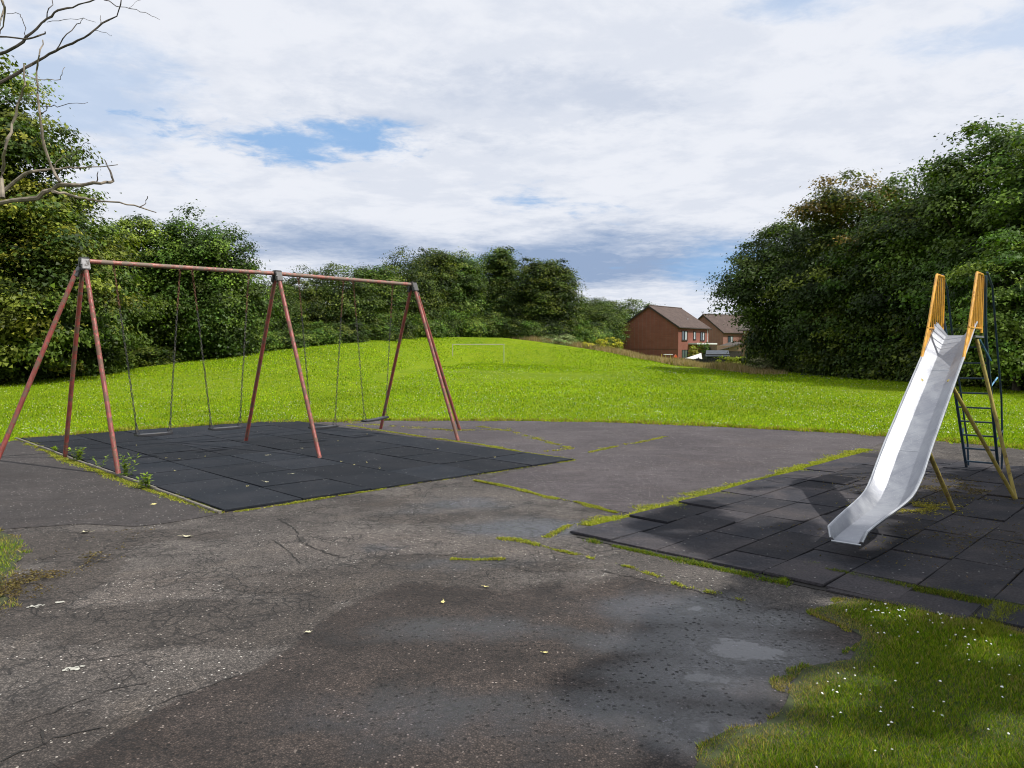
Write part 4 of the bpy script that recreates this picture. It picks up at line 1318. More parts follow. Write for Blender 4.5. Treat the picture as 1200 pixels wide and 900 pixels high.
MB().tube([(0, 0, -.1), (.05, 0, 1.2), (.2, .05, 2.3), (.25, .1, 3.4), (.1, .1, 4.8), (.3, .2, 6.6)], [.2, .16, .14, .11, .08, .03], 10).build('trunk', M['deadwood'], dt, True)
DB = [  # pixel path, depth, start and end radius, bleached?
    ([(-160, 262), (-60, 250), (0, 238), (45, 232), (70, 216), (95, 217), (118, 215), (133, 212)], 7.6, .036, .017, 1),
    ([(133, 212), (129, 200), (123, 188)], 7.6, .017, .008, 0), ([(113, 214), (115, 201)], 7.6, .009, .005, 0),
    ([(-10, 236), (15, 215), (28, 205), (38, 201), (60, 198), (90, 197), (138, 193)], 7.7, .03, .004, 1),
    ([(62, 224), (80, 228), (100, 232), (115, 236), (140, 237), (165, 243), (183, 249)], 7.5, .018, .006, 1), ([(163, 243), (171, 238), (173, 230)], 7.5, .008, .005, 0),
    ([(70, 213), (60, 195), (52, 172), (47, 140), (44, 110), (43, 82), (46, 65), (50, 47)], 7.5, .020, .007, 1),
    ([(3, 232), (3, 200), (6, 175), (14, 145), (24, 115), (30, 100), (28, 75)], 7.3, .022, .008, 1),
    ([(-60, 122), (0, 97), (22, 85), (45, 71), (65, 60), (85, 51), (105, 40), (120, 27), (137, 19), (142, 0), (146, -20)], 7.8, .030, .006, 0),
    ([(65, 60), (78, 40), (90, 28), (98, 21)], 7.8, .009, .004, 0), ([(118, 28), (118, 18)], 7.8, .006, .003, 0), ([(112, 36), (122, 38), (131, 41)], 7.8, .004, .002, 0),
    ([(-80, 80), (-20, 72), (20, 54), (38, 38), (55, 22), (68, 12), (85, 9), (105, 2), (130, -8)], 7.9, .028, .008, 0), ([(52, 26), (57, 10), (62, -6)], 7.9, .010, .006, 0),
    ([(-50, 40), (0, 43), (30, 46), (45, 42), (53, 37)], 7.7, .016, .011, 0), ([(31, 45), (28, 28), (24, 17), (8, 16)], 7.7, .006, .004, 0),
    ([(55, 26), (75, 23), (98, 21), (112, 26)], 7.9, .005, .003, 0), ([(100, -20), (122, 0), (140, 8), (160, 11), (175, 17), (187, 23)], 7.9, .008, .003, 0),
    ([(48, 124), (60, 125), (72, 124), (85, 121), (103, 120)], 7.5, .007, .003, 0), ([(48, 133), (54, 130), (57, 124)], 7.5, .008, .004, 0), ([(38, 120), (35, 112), (38, 106)], 7.5, .006, .003, 0),
    ([(28, 88), (45, 93), (60, 93), (71, 93), (73, 85), (76, 79)], 7.6, .005, .003, 1), ([(83, 188), (90, 176), (98, 168), (106, 168)], 7.7, .006, .004, 0),
    ([(62, 200), (68, 188), (75, 182)], 7.7, .006, .003, 1), ([(-60, -10), (0, 30), (5, 10), (0, -10)], 7.4, .012, .010, 1), ([(0, -6), (6, 8), (4, 28), (0, 40)], 7.5, .012, .006, 1),
    ([(150, 10), (158, 3), (165, 0)], 7.9, .003, .002, 0)]
for path, Y, r0, r1, bl in DB:
    pts = [up_at(x, y, Y + random.gauss(0, .06)) - DO for x, y in path]
    fine_ = []
    for a, b in zip(pts[:-1], pts[1:]):
        for k in range(3):
            fine_.append(a.lerp(b, k / 3) + Vector((random.gauss(0, .006), random.gauss(0, .01), random.gauss(0, .006))) * (1 if k else 0))
    fine_.append(pts[-1])
    if path[0][0] < -40:
        zt = fine_[0].z
        fine_.insert(0, Vector((.22, .1, min(max(zt - .5, 2.3), 4.9))))
    n = len(fine_)
    rr = [r0 + (r1 - r0) * k / (n - 1) for k in range(n)]
    rr = [q * (.8 if bl else .62) * random.uniform(.85, 1.2) for q in rr]
    MB().tube(fine_, rr, 7).build('branch', M['deadwood'] if bl else M['deadbark'], dt, True)


# ---------------------------------------------------------------- swing frame
BT = 2.935
def V3_(p, z): return Vector((p[0], p[1], z))
L0, M0, R0 = Vector((-6.08, 10.99)), Vector((-3.90, 12.83)), Vector((-1.93, 15.04))
bd = (R0 - L0).normalized()
bn = Vector((bd.y, -bd.x))
sf = thing('swing_set', 'long faded red steel swing frame straddling the black mat', 'swing set', (M0.x, M0.y, 0))
SO = Vector((M0.x, M0.y, 0))


def rel(v): return Vector(v) - SO


MB().tube([rel(V3_(L0 - bd * .03, BT)), rel(V3_(M0, BT)), rel(V3_(R0 + bd * .05, BT))], .033, 14).build('beam', M['beam'], sf, True)
legs = [(L0, (-5.23, 10.154), 1), (L0, (-6.913, 11.82), 0), (M0, (-2.946, 11.729), 1), (M0, (-4.827, 13.876), 0), (R0, (-.984, 14.004), 1), (R0, (-2.759, 16.079), 0)]
for top, foot, front in legs:
    off = bn * (.07 if front else -.07)
    tp = V3_(top + off, BT - .10)
    ft = Vector((foot[0], foot[1], 0))
    o = MB().tube([rel(ft - (tp - ft).normalized() * .03), rel(ft.lerp(tp, .5)), rel(tp)], .032, 14).build('leg', M['red_pipe'], sf, True)
for end, foot in ((L0, tuple(L0 - bd * 1.20 - bn * .02)), (R0, (-1.075, 15.91))):
    s_ = -1 if end is L0 else 1
    tp = V3_(end + bd * s_ * .10, BT - .15)
    MB().tube([rel(V3_(foot, -.03)), rel(tp)], .032, 14).build('leg', M['red_pipe'], sf, True)
for k, p in enumerate((L0, M0, R0)):
    mt = M['galv'] if k == 0 else M['blackbr']
    b = MB()
    ra = Matrix.Rotation(math.atan2(bn.y, bn.x), 3, 'Z')
    for s_ in (-1, 1):
        lt = Matrix.Rotation(s_ * -.42, 3, 'Y')
        b.box(rel(V3_(p + bn * s_ * .062, BT - .055)), (.034, .055, .085), ra @ lt)
    b.box(rel(V3_(p, BT + .018)), (.055, .062, .034), ra)
    b.build('bracket', mt, sf, False, .008)
    bl_ = MB()
    for s_ in (-1, 1):
        bl_.tube([rel(V3_(p + bn * s_ * .11 - bd * .05, BT - .05)), rel(V3_(p + bn * s_ * .11 - bd * .075, BT - .05))], .012, 6)
    bl_.build('bolt', M['galv'], sf, True)
for end, s_ in ((L0, -1), (R0, 1)):
    b = MB().tube([rel(V3_(end + bd * s_ * .05, BT - .10)), rel(V3_(end + bd * s_ * .115, BT - .22))], [.045, .040], 12)
    b.build('brace_socket', M['galv'] if s_ < 0 else M['blackbr'], sf, True)


def link_mesh(b, c, d, flip, L=.052, w_=.020, r=.0048):
    """one oval chain link centred at c, long axis d"""
    d = d.normalized()
    a = d.cross(Vector((0, 1, .2)) if flip else Vector((1, 0, .1))).normalized()
    nn = d.cross(a).normalized()
    K, m_ = 8, 4
    ring = []
    for k in range(K):
        t = 2 * math.pi * k / K
        ring.append((c + d * math.cos(t) * L / 2 + a * math.sin(t) * w_ * .62, (d * math.cos(t) * .6 + a * math.sin(t)).normalized()))
    o = len(b.v)
    for p, rad in ring:
        for j in range(m_):
            t = 2 * math.pi * j / m_ + .785
            b.v.append(tuple(p + (rad * math.cos(t) + nn * math.sin(t)) * r))
    for k in range(K):
        for j in range(m_):
            k2, j2 = (k + 1) % K, (j + 1) % m_
            b.f.append((o + k * m_ + j, o + k * m_ + j2, o + k2 * m_ + j2, o + k2 * m_ + j))


def chain_run(b, a, e, sag=0.0):
    a, e = Vector(a), Vector(e)
    n = max(2, int((e - a).length / .041))
    for k in range(n):
        f_ = (k + .5) / n
        p = a.lerp(e, f_)
        p += Vector((random.gauss(0, .0015), random.gauss(0, .0015), 0))
        link_mesh(b, p, (e - a) + Vector((random.gauss(0, .05), random.gauss(0, .05), 0)) * (e - a).length, k % 2)


SW = [(.39, 1.34, .90, .40, 0, 'swing nearest the left end of the frame, worn grey topped seat'),
      (1.53, 2.45, 2.02, .41, 0, 'second swing from the left, just before the middle legs'),
      (3.35, 4.24, 3.80, .30, 0, 'third swing from the left, lowest hanging black seat'),
      (4.45, 5.32, 4.90, .37, .10, 'fourth swing, hanging tilted by the right end legs')]
for t0, t1, tcn, sz_, tilt, lb in SW:
    cpos = V3_(L0 + bd * tcn, sz_)
    s = thing('swing', lb, 'swing', tuple(cpos), 0, 'swings hanging from the red frame')
    B3 = V3_(bd, 0)
    N3 = V3_(bn, 0)
    sw_ = .235
    tl = B3.cross(N3).normalized()
    Mr = Matrix.Rotation(math.atan2(bd.y, bd.x), 3, 'Z') @ Matrix.Rotation(-tilt, 3, 'Y')
    seat = MB()
    prof = [(-.26, .0), (-.2, -.006), (0, -.014), (.2, -.006), (.26, 0)]
    vs, fs = [], []
    for i, (u, zz) in enumerate(prof):
        for v_ in (-.085, .085):
            for q in (-.016, .016):
                vs.append(Mr @ Vector((u, v_, zz + q)))
    for i in range(4):
        a = i * 4
        fs += [(a, a + 4, a + 6, a + 2), (a + 1, a + 3, a + 7, a + 5), (a, a + 1, a + 5, a + 4), (a + 2, a + 6, a + 7, a + 3)]
    fs += [(0, 2, 3, 1), (16, 17, 19, 18)]
    seat.add(vs, fs)
    so_ = seat.build('seat', M['rubber'], s, False, .005)
    if t0 < 3:
        pl_ = MB().box(Mr @ Vector((0, 0, .006)), (.20, .07, .004), Mr)
        pl_.build('wear_plate', M['galv'], s, False, .002)
    for tx, sg in ((t0, -1), (t1, 1)):
        top = V3_(L0 + bd * tx, BT) - cpos
        end = Mr @ Vector((sg * sw_, 0, .02))
        dv = (end - top)
        split = end - dv.normalized() * .17
        ru, ch = MB(), MB()
        mid_ = top + dv * .26
        chain_run(ru, top + Vector((0, 0, -.05)), mid_)
        chain_run(ch, mid_, split)
        for q in (-1, 1):
            chain_run(ch, split, end + (Mr @ Vector((0, q * .06, 0))))
        hg = MB()
        ring = [top + N3 * math.cos(a) * .044 + Vector((0, 0, 1)) * math.sin(a) * .044 for a in [2 * math.pi * k / 12 for k in range(13)]]
        hg.tube(ring, .011, 6)
        hg.tube([top + Vector((0, 0, -.035)), top + Vector((0, 0, -.10))], .014, 6)
        hg.build('hanger', M['rust'], s, True)
        co = ch.build('chain', M['chain'], s, True)
        ro = ru.build('chain', M['rust'], s, True)
        ro['label'] = 'rusty upper length of chain'

# ---------------------------------------------------------------- slide
SE = Vector((2.623, 5.95))
sdv = Vector((math.cos(R(50)), math.sin(R(50))))
swv = Vector((sdv.y, -sdv.x))
ladder_base = SE + sdv * 4.0
sl = thing('slide', 'old metal playground slide with yellow side panels and blue ladder', 'slide', (ladder_base.x, ladder_base.y, 0))
SLO = Vector((ladder_base.x, ladder_base.y, 0))


def S(s_, w_, z):
    p = SE + sdv * s_ + swv * w_
    return Vector((p.x, p.y, z)) - SLO


prof = [(-.03, .185), (.0, .20), (.25, .222), (.5, .237), (.8, .252), (1.0, .268), (1.15, .288), (1.28, .325), (1.40, .380), (1.52, .450), (1.68, .560), (1.9, .700), (2.2, .870), (2.49, 1.04), (2.85, 1.245), (3.21, 1.45), (3.6, 1.665), (3.86, 1.80), (3.94, 1.835), (4.02, 1.845)]
ns = len(prof)
vs, fs = [], []
for i, (s_, z) in enumerate(prof):
    f_ = min(1, max(0, s_ / 1.5))
    ow = .135 + .065 * f_
    wh = .085 + .02 * f_
    if s_ < 0: wh = .02; ow = .11
    if s_ > 3.7: wh += (s_ - 3.7) * .15
    dn = -.012
    ring = [(-ow - .012, z + wh - .012), (-ow - .010, z + wh + .004), (-ow + .004, z + wh + .002), (-.092, z + .004), (-.08, z), (.08, z), (.092, z + .004), (ow - .004, z + wh + .002), (ow + .010, z + wh + .004), (ow + .012, z + wh - .012)]
    for a, b in ring: vs.append(S(s_, a, b))
m_ = 10
for i in range(ns - 1):
    for j in range(m_ - 1):
        fs.append((i * m_ + j, i * m_ + j + 1, (i + 1) * m_ + j + 1, (i + 1) * m_ + j))
me = bpy.data.meshes.new('chute')
me.from_pydata([tuple(v) for v in vs], [], fs)
me.materials.append(M['steel'])
ch = link('chute', me, sl)
smooth(me)
me.set_sharp_from_angle(angle=R(28))
md = ch.modifiers.new('thickness', 'SOLIDIFY')
md.thickness = .006
md.offset = 1
for sg in (0, 9):
    rm = MB().tube([Vector(vs[i * m_ + (1 if sg == 0 else 8)]) for i in range(ns)], .0085, 6)
    rm.build('rim', M['rim'], ch, True)
for s_, z in ((1.9, .700), (3.21, 1.45)):
    MB().tube([S(s_, -.19, z + .098), S(s_, -.09, z + .006), S(s_, .09, z + .006), S(s_, .19, z + .098)], .005, 6).build('seam', M['rim'], ch, True)
MB().tube([S(-.03, -.11, .185), S(-.03, .11, .185)], .008, 6).build('lip', M['rim'], ch, True)
# platform
b = MB()
b.box(S(4.32, 0, 1.835), (.20, .31, .012), Matrix.Rotation(R(50) - math.pi / 2, 3, 'Z'))
b.build('platform', M['steel'], sl, False, .003)
for sg in (-1, 1):
    wv_ = sg * .205
    panel = MB().tube([S(3.28, wv_, 1.58), S(3.56, wv_, 1.93), S(3.93, wv_, 2.54), S(3.96, wv_, 2.565), S(4.30, wv_, 2.565), S(4.34, wv_, 2.53), S(4.34, wv_, 1.88)], .016, 8)
    panel.tube([S(3.54, wv_, 1.93), S(4.34, wv_, 1.93)], .013, 8)
    pr_ = panel.build('side_panel', M['yellow'], sl, True)
    for k in range(6):
        s_ = 3.73 + k * .105
        zt = min(2.56, 1.93 + (s_ - 3.56) * (.61 / .37))
        MB().tube([S(s_, wv_, 1.93), S(s_, wv_, zt)], .0075, 6).build('bar', M['yellow'], pr_, True)
    gu = MB()
    gu.extr([S(3.29, wv_, 1.60), S(3.56, wv_, 1.925), S(3.88, wv_, 1.925)], V3_(swv * sg * .004, 0))
    gu.build('gusset', M['yellow'], pr_)
    MB().tube([S(3.28, wv_, 1.58), S(3.05, sg * .17, 1.42)], .014, 8).build('panel_stay', M['yellow'], sl, True)
    # ladder rails with handrail
    rail = MB().tube([S(6.10, sg * .19, -.02), S(5.35, sg * .20, .92), S(4.62, sg * .21, 1.84), S(4.44, sg * .225, 2.10), S(4.38, sg * .225, 2.56)], .019, 8)
    rail.build('rail', M['navy'], sl, True)
    hr = MB().tube([S(6.28, sg * .20, -.02), S(6.22, sg * .21, .35), S(5.80, sg * .235, 1.05), S(5.1, sg * .245, 1.95), S(4.75, sg * .245, 2.45), S(4.42, sg * .235, 2.60)], .013, 8)
    hr.build('handrail', M['navy'], sl, True)
    for s_, z in ((5.72, .46), (5.12, 1.20)):
        MB().tube([S(s_, sg * .20, z), S(s_ + .30, sg * .235, z + .12)], .010, 6).build('rail_link', M['blue'] if z > 1 else M['navy'], sl, True)
    MB().tube([S(4.30, sg * .2, 1.80), S(4.80, sg * .245, 1.55)], .011, 6).build('rail_link', M['blue'], sl, True)
for k in range(9):
    f_ = (k + .75) / 9.4
    s_, z = 6.10 + (4.62 - 6.10) * f_, -.02 + 1.86 * f_
    MB().box(S(s_, 0, z), (.19, .022, .010), Matrix.Rotation(R(50) - math.pi / 2, 3, 'Z')).build('rung', M['navy'], sl, False, .003)


def swp(x, y):
    q = Vector((x, y)) - SE
    return q.dot(sdv), q.dot(swv)


for foot, top, r_ in [((5.62, 8.50), S(4.15, .19, 1.80), .021), ((5.62, 8.50), S(2.96, .13, 1.36), .021), ((4.50, 9.55), S(4.15, -.19, 1.80), .021), ((4.50, 9.55), S(2.96, -.13, 1.36), .021),
                      ((4.60, 7.92), S(2.05, .12, .74), .022), ((3.66, 8.62), S(2.05, -.12, .74), .022)]:
    if foot == (3.66, 8.62): continue
    f3 = Vector((foot[0], foot[1], 0)) - SLO
    MB().tube([f3 - (top - f3).normalized() * .02, f3.lerp(top, .5), top], r_, 10).build('strut', M['mustard'], sl, True)
MB().tube([S(2.05, -.16, .74), S(2.05, .16, .74)], .018, 8).build('cross_bar', M['mustard'], sl, True)

# ---------------------------------------------------------------- goal and poles on the field
gb = (gpx(530.5, 75), 75.0)
gz = .27
gl = thing('goal_frame', 'white football goal frame without a net on the field', 'goal', (gb[0], gb[1], gz))
gw = 60 / F * 75
gh = 21.5 / F * 75
for x_ in (0, gw):
    zz = tz(gb[0] + x_, 75) - gz
    MB().tube([(x_, 0, zz - .1), (x_, 0, gh)], .032, 8).build('post', M['goal'], gl, True)
MB().tube([(-.05, 0, gh), (gw + .05, 0, gh)], .042, 8).build('crossbar', M['goal'], gl, True)
for px, Y, top, lb in ((336.5, 60, 386, 'thin white pole at the tree line left of the swings middle'), (563.5, 93, 386, 'short white pole on the crest of the hump')):
    x, y, z = place(px, Y)
    H = (408 - top) / F * Y + EYE - z
    p = thing('white_pole', lb, 'pole', (x, y, z))
    MB().tube([(0, 0, 0), (0, 0, H)], .045, 10).build('shaft', M['white'], p, True)
    MB().tube([(0, 0, H), (0, 0, H + .05)], [.055, .03], 10).build('cap', M['goal'], p, True)

# ---------------------------------------------------------------- rough verge
vb = []
VP = [(600, 95), (640, 92), (700, 88), (740, 83), (780, 75), (820, 66), (870, 56), (905, 50)]
vl = [np.array((gpx(a, b), b)) for a, b in VP]
n = 42000
seg = np.array([np.linalg.norm(b - a) for a, b in zip(vl[:-1], vl[1:])])
i_ = RNG.choice(len(seg), n, p=seg / seg.sum())
t_ = RNG.random(n)
P = np.array(vl)[i_] + (np.array(vl)[i_ + 1] - np.array(vl)[i_]) * t_[:, None]
P[:, 1] += RNG.uniform(-1.0, 5.0, n)
P[:, 0] += RNG.uniform(-1, 1, n)
h_ = RNG.uniform(.25, .65, n) * (.5 + vnoise(P, .35, 61))
front = P[:, 1]
Vb, c = blades(P, terrain(P[:, 0], P[:, 1]) - .02, h_, RNG.uniform(.03, .06, n), pal(RNG, n, [(.36, .26, .15), (.42, .30, .20), (.28, .20, .10), (.20, .20, .06), (.46, .33, .24)], .2), .25)
tag(link('rough_verge', np_mesh('rough_verge', Vb, 3, c, M['grass'])), 'tall dry pinkish seeding grass along the far verge of the field', 'tall grass', None, 'stuff')

# ---------------------------------------------------------------- houses
def brick_mat(name, c1, c2, mortar):
    m, t = material(name)
    uv = objpos(t)
    sp = t.n('ShaderNodeSeparateXYZ', {0: uv})
    cmb = t.n('ShaderNodeCombineXYZ', {0: t.m('ADD', sp.outputs[0], sp.outputs[1]), 1: sp.outputs[2], 2: 0.0})
    br = t.n('ShaderNodeTexBrick', {'Vector': cmb.outputs[0], 'Color1': (*c1, 1), 'Color2': (*c2, 1), 'Mortar': (*mortar, 1), 'Scale': 1.0, 'Mortar Size': .008, 'Brick Width': .225, 'Row Height': .075})
    n = t.noise(uv, .8, 5, .6)
    c = t.mix(t.ss(n, .35, .7, 0, .4), br.outputs[0], tuple(x * .65 for x in c1))
    finish(t, c, .9, br.outputs[1], .3, .01)
    return m


def roof_mat(name, c1, c2):
    m, t = material(name)
    uv = objpos(t)
    n = t.noise(uv, 1.2, 5, .65, .5)
    wv2 = t.n('ShaderNodeTexWave', {'Vector': uv, 'Scale': 1.9, 'Distortion': .3, 'Detail': 1.0}, bands_direction='Z').outputs[1]
    n2 = t.noise(uv, 6, 4, .7)
    c = t.mix(t.ss(n, .35, .68), c1, c2)
    c = t.mix(t.ss(n2, .45, .7, 0, .5), c, tuple(x * 1.5 for x in c2))
    c = t.mix(t.ss(wv2, .2, .0, 0, .5), c, tuple(x * .4 for x in c1))
    finish(t, c, .9, wv2, .6, .05)
    return m


M['brick_red'] = brick_mat('red_brown_brick', (.25, .075, .048), (.20, .058, .040), (.19, .12, .095))
M['brick_pink'] = brick_mat('pink_brown_brick', (.30, .13, .095), (.25, .10, .08), (.26, .20, .17))
M['brick_tan'] = brick_mat('tan_brick', (.24, .15, .085), (.20, .125, .07), (.24, .19, .14))
M['roof_b'] = roof_mat('brown_roof_tiles', (.060, .040, .034), (.095, .066, .055))
M['roof_g'] = roof_mat('grey_brown_roof_tiles', (.060, .050, .042), (.10, .085, .07))
M['felt'] = simple('roofing_felt', (.05, .06, .075), .7, .3, 3)
M['timber'] = simple('dark_brown_timber', (.03, .022, .018), .7, .3, 3)
M['blackwood'] = simple('black_stained_timber', (.014, .013, .014), .8, .3, 3)
M['render'] = simple('pale_panel', (.65, .66, .66), .6, .08)
M['curtain'] = simple('grey_net_curtain', (.36, .40, .42), .8, .3, 2)
M['orange'] = simple('orange_plastic', (.75, .12, .03), .4, .1)
M['ypl'] = simple('yellow_plastic', (.50, .38, .05), .5, .15)
m, t = material('window_glass')
finish(t, (.05, .07, .09), .08, None, 0, 0, 0, .8)
M['glass'] = m


def house(name, label, cat, C0, gdir, glen, fdir, flen, ze, zr, wall, roof, wins, base=-.6, ext=None, hip=False, over=.35):
    """corner C0; gable wall runs along gdir, long front along fdir; local x = fdir, y = gdir"""
    h = thing(name, label, cat, (C0[0], C0[1], 0), 0)
    g, f_ = Vector(gdir).normalized(), Vector(fdir).normalized()

    def Q(a, b, z): return Vector((f_.x * a + g.x * b, f_.y * a + g.y * b, z))
    wb = MB()
    vs = [Q(0, 0, base), Q(flen, 0, base), Q(flen, glen, base), Q(0, glen, base), Q(0, 0, ze), Q(flen, 0, ze), Q(flen, glen, ze), Q(0, glen, ze), Q(0, glen / 2, zr), Q(flen, glen / 2, zr)]
    wb.add(vs, [(0, 1, 5, 4), (2, 3, 7, 6), (0, 4, 8, 7, 3), (1, 2, 6, 9, 5), (0, 3, 2, 1), (4, 5, 9, 8), (7, 8, 9, 6)])
    wb.build('wall', M[wall], h)
    th = .14
    sl_ = (zr - ze) / (glen / 2)
    rb = MB()
    for sg in (0, 1):
        e0 = -over if sg == 0 else glen + over
        ze_ = ze - over * sl_
        a0, a1 = -over * .8, flen + over * .8
        up_ = Vector((0, 0, th))
        z_ = .03
        rb.extr([Q(a0, e0, ze_ + z_), Q(a1, e0, ze_ + z_), Q(a1, glen / 2, zr + z_), Q(a0, glen / 2, zr + z_)], up_)
    ro = rb.build('roof', M[roof], h)
    MB().tube([Q(a0, glen / 2, zr + th + .04), Q(a1, glen / 2, zr + th + .04)], .10, 8).build('ridge', M[roof], ro, True)
    for a in (a0 - .03, a1 + .03):
        for e0 in (-over, glen + over):
            bb = MB()
            bb.extr([Q(a - .02, e0, ze_ - .10), Q(a - .02, e0, ze_ + th - .02), Q(a - .02, glen / 2, zr + th - .02), Q(a - .02, glen / 2, zr - .12)], Q(.05, 0, 0))
            bb.build('bargeboard', M['timber'], h)
    MB().tube([Q(a0, -over - .07, ze_ + .04), Q(a1, -over - .07, ze_ + .04)], .065, 8).build('gutter', M['timber'], h, True)
    for (a, z0, ww, hh, kind) in wins:
        fr = MB()
        y0 = -.02
        for x0, x1, z1, z2 in ((a, a + .08, z0, z0 + hh), (a + ww - .08, a + ww, z0, z0 + hh), (a, a + ww, z0, z0 + .08), (a, a + ww, z0 + hh - .08, z0 + hh), (a + ww / 2 - .035, a + ww / 2 + .035, z0, z0 + hh)):
            if kind == 'slim' and abs(x0 - (a + ww / 2 - .035)) < 1e-6: continue
            cx = (x0 + x1) / 2
            c = Q(cx, y0 - .02, (z1 + z2) / 2)
            fr.box(c, ((x1 - x0) / 2, .05, (z2 - z1) / 2), Matrix.Rotation(math.atan2(f_.y, f_.x), 3, 'Z'))
        wf = fr.build('window', M['timber'], h)
        rz_ = Matrix.Rotation(math.atan2(f_.y, f_.x), 3, 'Z')
        MB().box(Q(a + ww / 2, -.012, z0 + hh / 2), (ww / 2 - .02, .008, hh / 2 - .02), rz_).build('pane', M['glass'], wf)
        if kind != 'dark':
            MB().box(Q(a + ww * (.5 if kind == 'slim' else .72), -.024, z0 + hh / 2), (ww * (.30 if kind == 'slim' else .2), .003, hh / 2 - .1), rz_).build('curtain', M['curtain'], wf)
        MB().box(Q(a + ww / 2, -.06, z0 - .05), (ww / 2 + .06, .07, .04), rz_).build('sill', M['render' if kind == 'sill' else 'timber'], wf)
    return h, Q, f_, g


C0 = (gpx(794.5, 120), 120)
h1, Q, f_, g_ = house('brick_house', 'red brown brick house with a wide blank gable facing the field', 'house', C0, (-.78, .62), 10.2, (.62, .78), 11.2, 5.05, 8.35, 'brick_red', 'roof_b',
                      [(1.2, 2.95, 1.9, 1.5, 'n'), (5.3, 3.1, .9, 1.3, 'slim'), (7.9, 2.95, 1.6, 1.4, 'n'), (1.3, .1, 2.0, 1.35, 'dark')])
rz_ = Matrix.Rotation(math.atan2(f_.y, f_.x), 3, 'Z')
MB().box(Q(7.4, -.75, 2.42), (3.9, .75, .12), rz_).build('canopy', M['render'], h1, False, .02)
MB().tube([Q(10.6, -.08, -.4), Q(10.6, -.08, 4.8)], .05, 8).build('downpipe', M['white'], h1, True)
MB().box(Q(5.6, -.02, .9), (.5, .04, 1.1), rz_).build('door', M['timber'], h1)
MB().box(Q(-.012, 5.1, 1.55), (.006, 4.95, .035), rz_).build('brick_course', M['timber'], h1)
MB().tube([Q(7.2, 1.9, 5.9), Q(7.2, 1.9, 6.6)], .08, 8).build('roof_vent', M['render'], h1, True)

C1 = (gpx(847, 150), 150)
h2, Q, f_, g_ = house('brick_house', 'pinkish brick house further back with its tiled roof sloping to the right', 'house', C1, (-.62, .80), 9.5, (.85, .53), 12, 4.85, 8.3, 'brick_pink', 'roof_b',
                      [(1.3, 2.3, 1.4, 1.8, 'sill'), (7, 2.5, 1.6, 1.5, 'n')])
C2 = (gpx(870, 108), 108)
h3, Q, f_, g_ = house('brick_house', 'tan brick house half hidden behind the dark wood', 'house', C2, (.42, .91), 8, (.98, -.2), 9, 4.55, 7.0, 'brick_tan', 'roof_g', [(.9, 1.9, 1.0, 1.6, 'dark'), (5.4, 1.9, 1.2, 1.5, 'n')], over=.7)
rz_ = Matrix.Rotation(math.atan2(f_.y, f_.x), 3, 'Z')
# satellite dish
db = MB()
dc = Q(.9, .2, 5.6)
K = 12
vs = [tuple(dc + Vector((0, .08, 0)))]
for rr_, dd in ((.2, .05), (.38, 0)):
    for k in range(K):
        a = 2 * math.pi * k / K
        vs.append(tuple(dc + Vector((math.cos(a) * rr_, dd, math.sin(a) * rr_))))
fs = [(0, 1 + k, 1 + (k + 1) % K) for k in range(K)] + [(1 + k, 1 + (k + 1) % K, 1 + K + (k + 1) % K, 1 + K + k) for k in range(K)]
db.add(vs, fs)
db.tube([dc, dc + Vector((0, .1, -.6))], .03, 6)
db.build('satellite_dish', M['white'], h3)
MB().box(Q(.25, -.1, 3.9), (.10, .06, .16), rz_).build('alarm_box', M['white'], h3)

# lean-to garage in front of the tan house
gr = thing('garage', 'low garage with a mottled tiled roof against the tan house', 'garage', (gpx(868, 100), 100, 0))
MB().box((-1.5, 2.5, .55), (1.6, 2.4, 1.5)).build('wall', M['brick_tan'], gr)
MB().extr([(.25, -.2, 2.30), (.25, 5.2, 2.45), (-3.8, 5.2, 1.15), (-3.9, -.2, 1.0)], (0, 0, .14)).build('roof', M['roof_g'], gr)
MB().box((-1.0, .08, .4), (1.1, .04, .9)).build('door', M['timber'], gr)
sh = thing('shed', 'dark garden shed with a blue grey felt roof by the black fence', 'shed', (gpx(842, 90), 90, 0))
MB().box((0, 1, .1), (1.35, 1.0, .9)).build('wall', M['blackwood'], sh)
MB().extr([(-1.6, -.25, .72), (1.25, -.25, .72), (1.75, 2.2, 1.38), (-.9, 2.2, 1.38)], (0, 0, .07)).build('roof', M['felt'], sh)
MB().box((.2, -.02, 0), (.4, .03, .65)).build('door', M['timber'], sh)

# white pointed garden canopy
tn = thing('garden_canopy', 'white pointed fabric canopy behind the black fence', 'canopy', (gpx(815, 84), 84, 0))
MB().add([(-1.3, 0, .45), (.75, 0, .40), (.8, .9, .45), (-1.3, .9, .45), (.70, .35, 1.18)], [(0, 1, 4), (1, 2, 4), (2, 3, 4), (3, 0, 4), (0, 3, 2, 1)]).build('fabric', M['white'], tn)
pb = MB()
for x_, y_ in ((-1.25, .04), (.7, .04), (.75, .86), (-1.25, .86)): pb.tube([(x_, y_, -.3), (x_, y_, .46)], .025, 6)
pb.build('pole', M['goal'], tn)
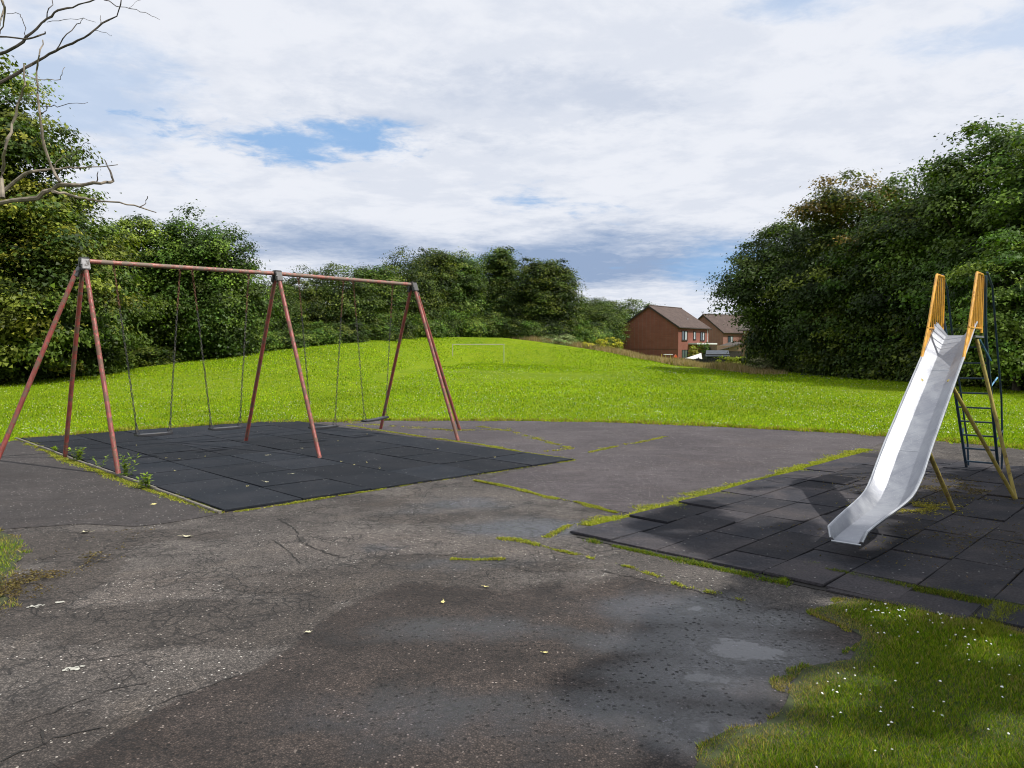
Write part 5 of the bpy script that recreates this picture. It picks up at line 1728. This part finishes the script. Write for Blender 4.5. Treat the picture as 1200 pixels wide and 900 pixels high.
# small orange playhouse and swing toy
oc = thing('playhouse', 'small orange plastic playhouse beside the brick gable', 'toy house', (gpx(792, 86), 86, 0))
MB().box((0, .25, .35), (.16, .25, .35)).build('wall', M['orange'], oc, False, .02)
MB().add([(-.2, -.02, .68), (.2, -.02, .68), (.2, .52, .68), (-.2, .52, .68), (0, -.02, 1.0), (0, .52, 1.0)], [(0, 1, 4), (2, 3, 5), (1, 2, 5, 4), (3, 0, 4, 5), (0, 3, 2, 1)]).build('roof', M['orange'], oc)
fr = thing('climbing_frame', 'small climbing frame with yellow posts and a blue white cover near the brick gable', 'toy', (gpx(782, 87), 87, 0))
for x_ in (-.65, -.2, .3):
    MB().tube([(x_, 0, 0), (x_ + (.05 if x_ > 0 else 0), 0, 1.05)], .05, 6).build('post', M['ypl'], fr)
MB().box((.1, .1, .98), (.5, .25, .05)).build('cover', M['render'], fr, False, .02)

# black timber fence
fn = thing('timber_fence', 'low black timber garden fence in front of the houses', 'fence', (gpx(776, 82), 82, 0))
fb_ = []
p0, p1 = Vector((gpx(776, 82), 82)), Vector((gpx(872, 74), 74))
L = (p1 - p0).length
dd = (p1 - p0).normalized()
bd_ = MB()
nb = int(L / .16)
for k in range(nb):
    q = dd * (k + .5) * .16
    hgt_ = .62 + .04 * math.sin(k * .7) + random.uniform(-.02, .02) + .15 * (k > nb * .62)
    bd_.box((q.x, q.y + (k % 2) * .02, hgt_ / 2 - .2), (.074, .012, hgt_ / 2 + .2), Matrix.Rotation(math.atan2(dd.y, dd.x), 3, 'Z'))
o = bd_.build('boards', M['blackwood'], fn)
o['kind'] = 'stuff'
for k in range(int(L / 2.4) + 1):
    q = dd * k * 2.4
    MB().box((q.x, q.y + .07, .2), (.05, .05, .55)).build('post', M['blackwood'], fn)
# garden plants between the houses
for px, Y, H, W_, cs, lb, sd_ in [(826, 104, 2.6, 2.6, DK[:2] + FRESH[:2], 'round garden bush under the white canopy of the brick house', 81),
                                   (812, 100, 2.0, .8, [(.32, .28, .04), (.22, .24, .03)], 'narrow yellow shrub between brick house and green bush', 82),
                                   (832, 96, 1.1, 1.2, [(.34, .32, .16), (.26, .26, .10)], 'pale straw coloured garden bush above the white canopy tip', 83),
                                   (867, 70, 1.05, 2.7, [(.20, .25, .02), (.26, .28, .02)], 'trimmed yellow green hedge in front of the tan house', 84),
                                   (893, 54, 1.1, 1.6, [(.20, .22, .10), (.26, .26, .14), (.12, .16, .05)], 'pale bramble at the foot of the dark wood', 85)]:
    x, y, z = place(px, Y)
    if 'hedge' in lb:
        lb_ = [(k * .55 - 1.5, 0, .5, .5, .45, .55) for k in range(7)]
    else:
        lb_ = [(0, 0, H * .5, W_ * .5, W_ * .45, H * .5), (W_ * .15, 0, H * .4, W_ * .35, W_ * .35, H * .42)]
    tree('bush', lb, (x, y, z), H, lb_, 110, 40, .32, .15, cs, None, .05, sd_)
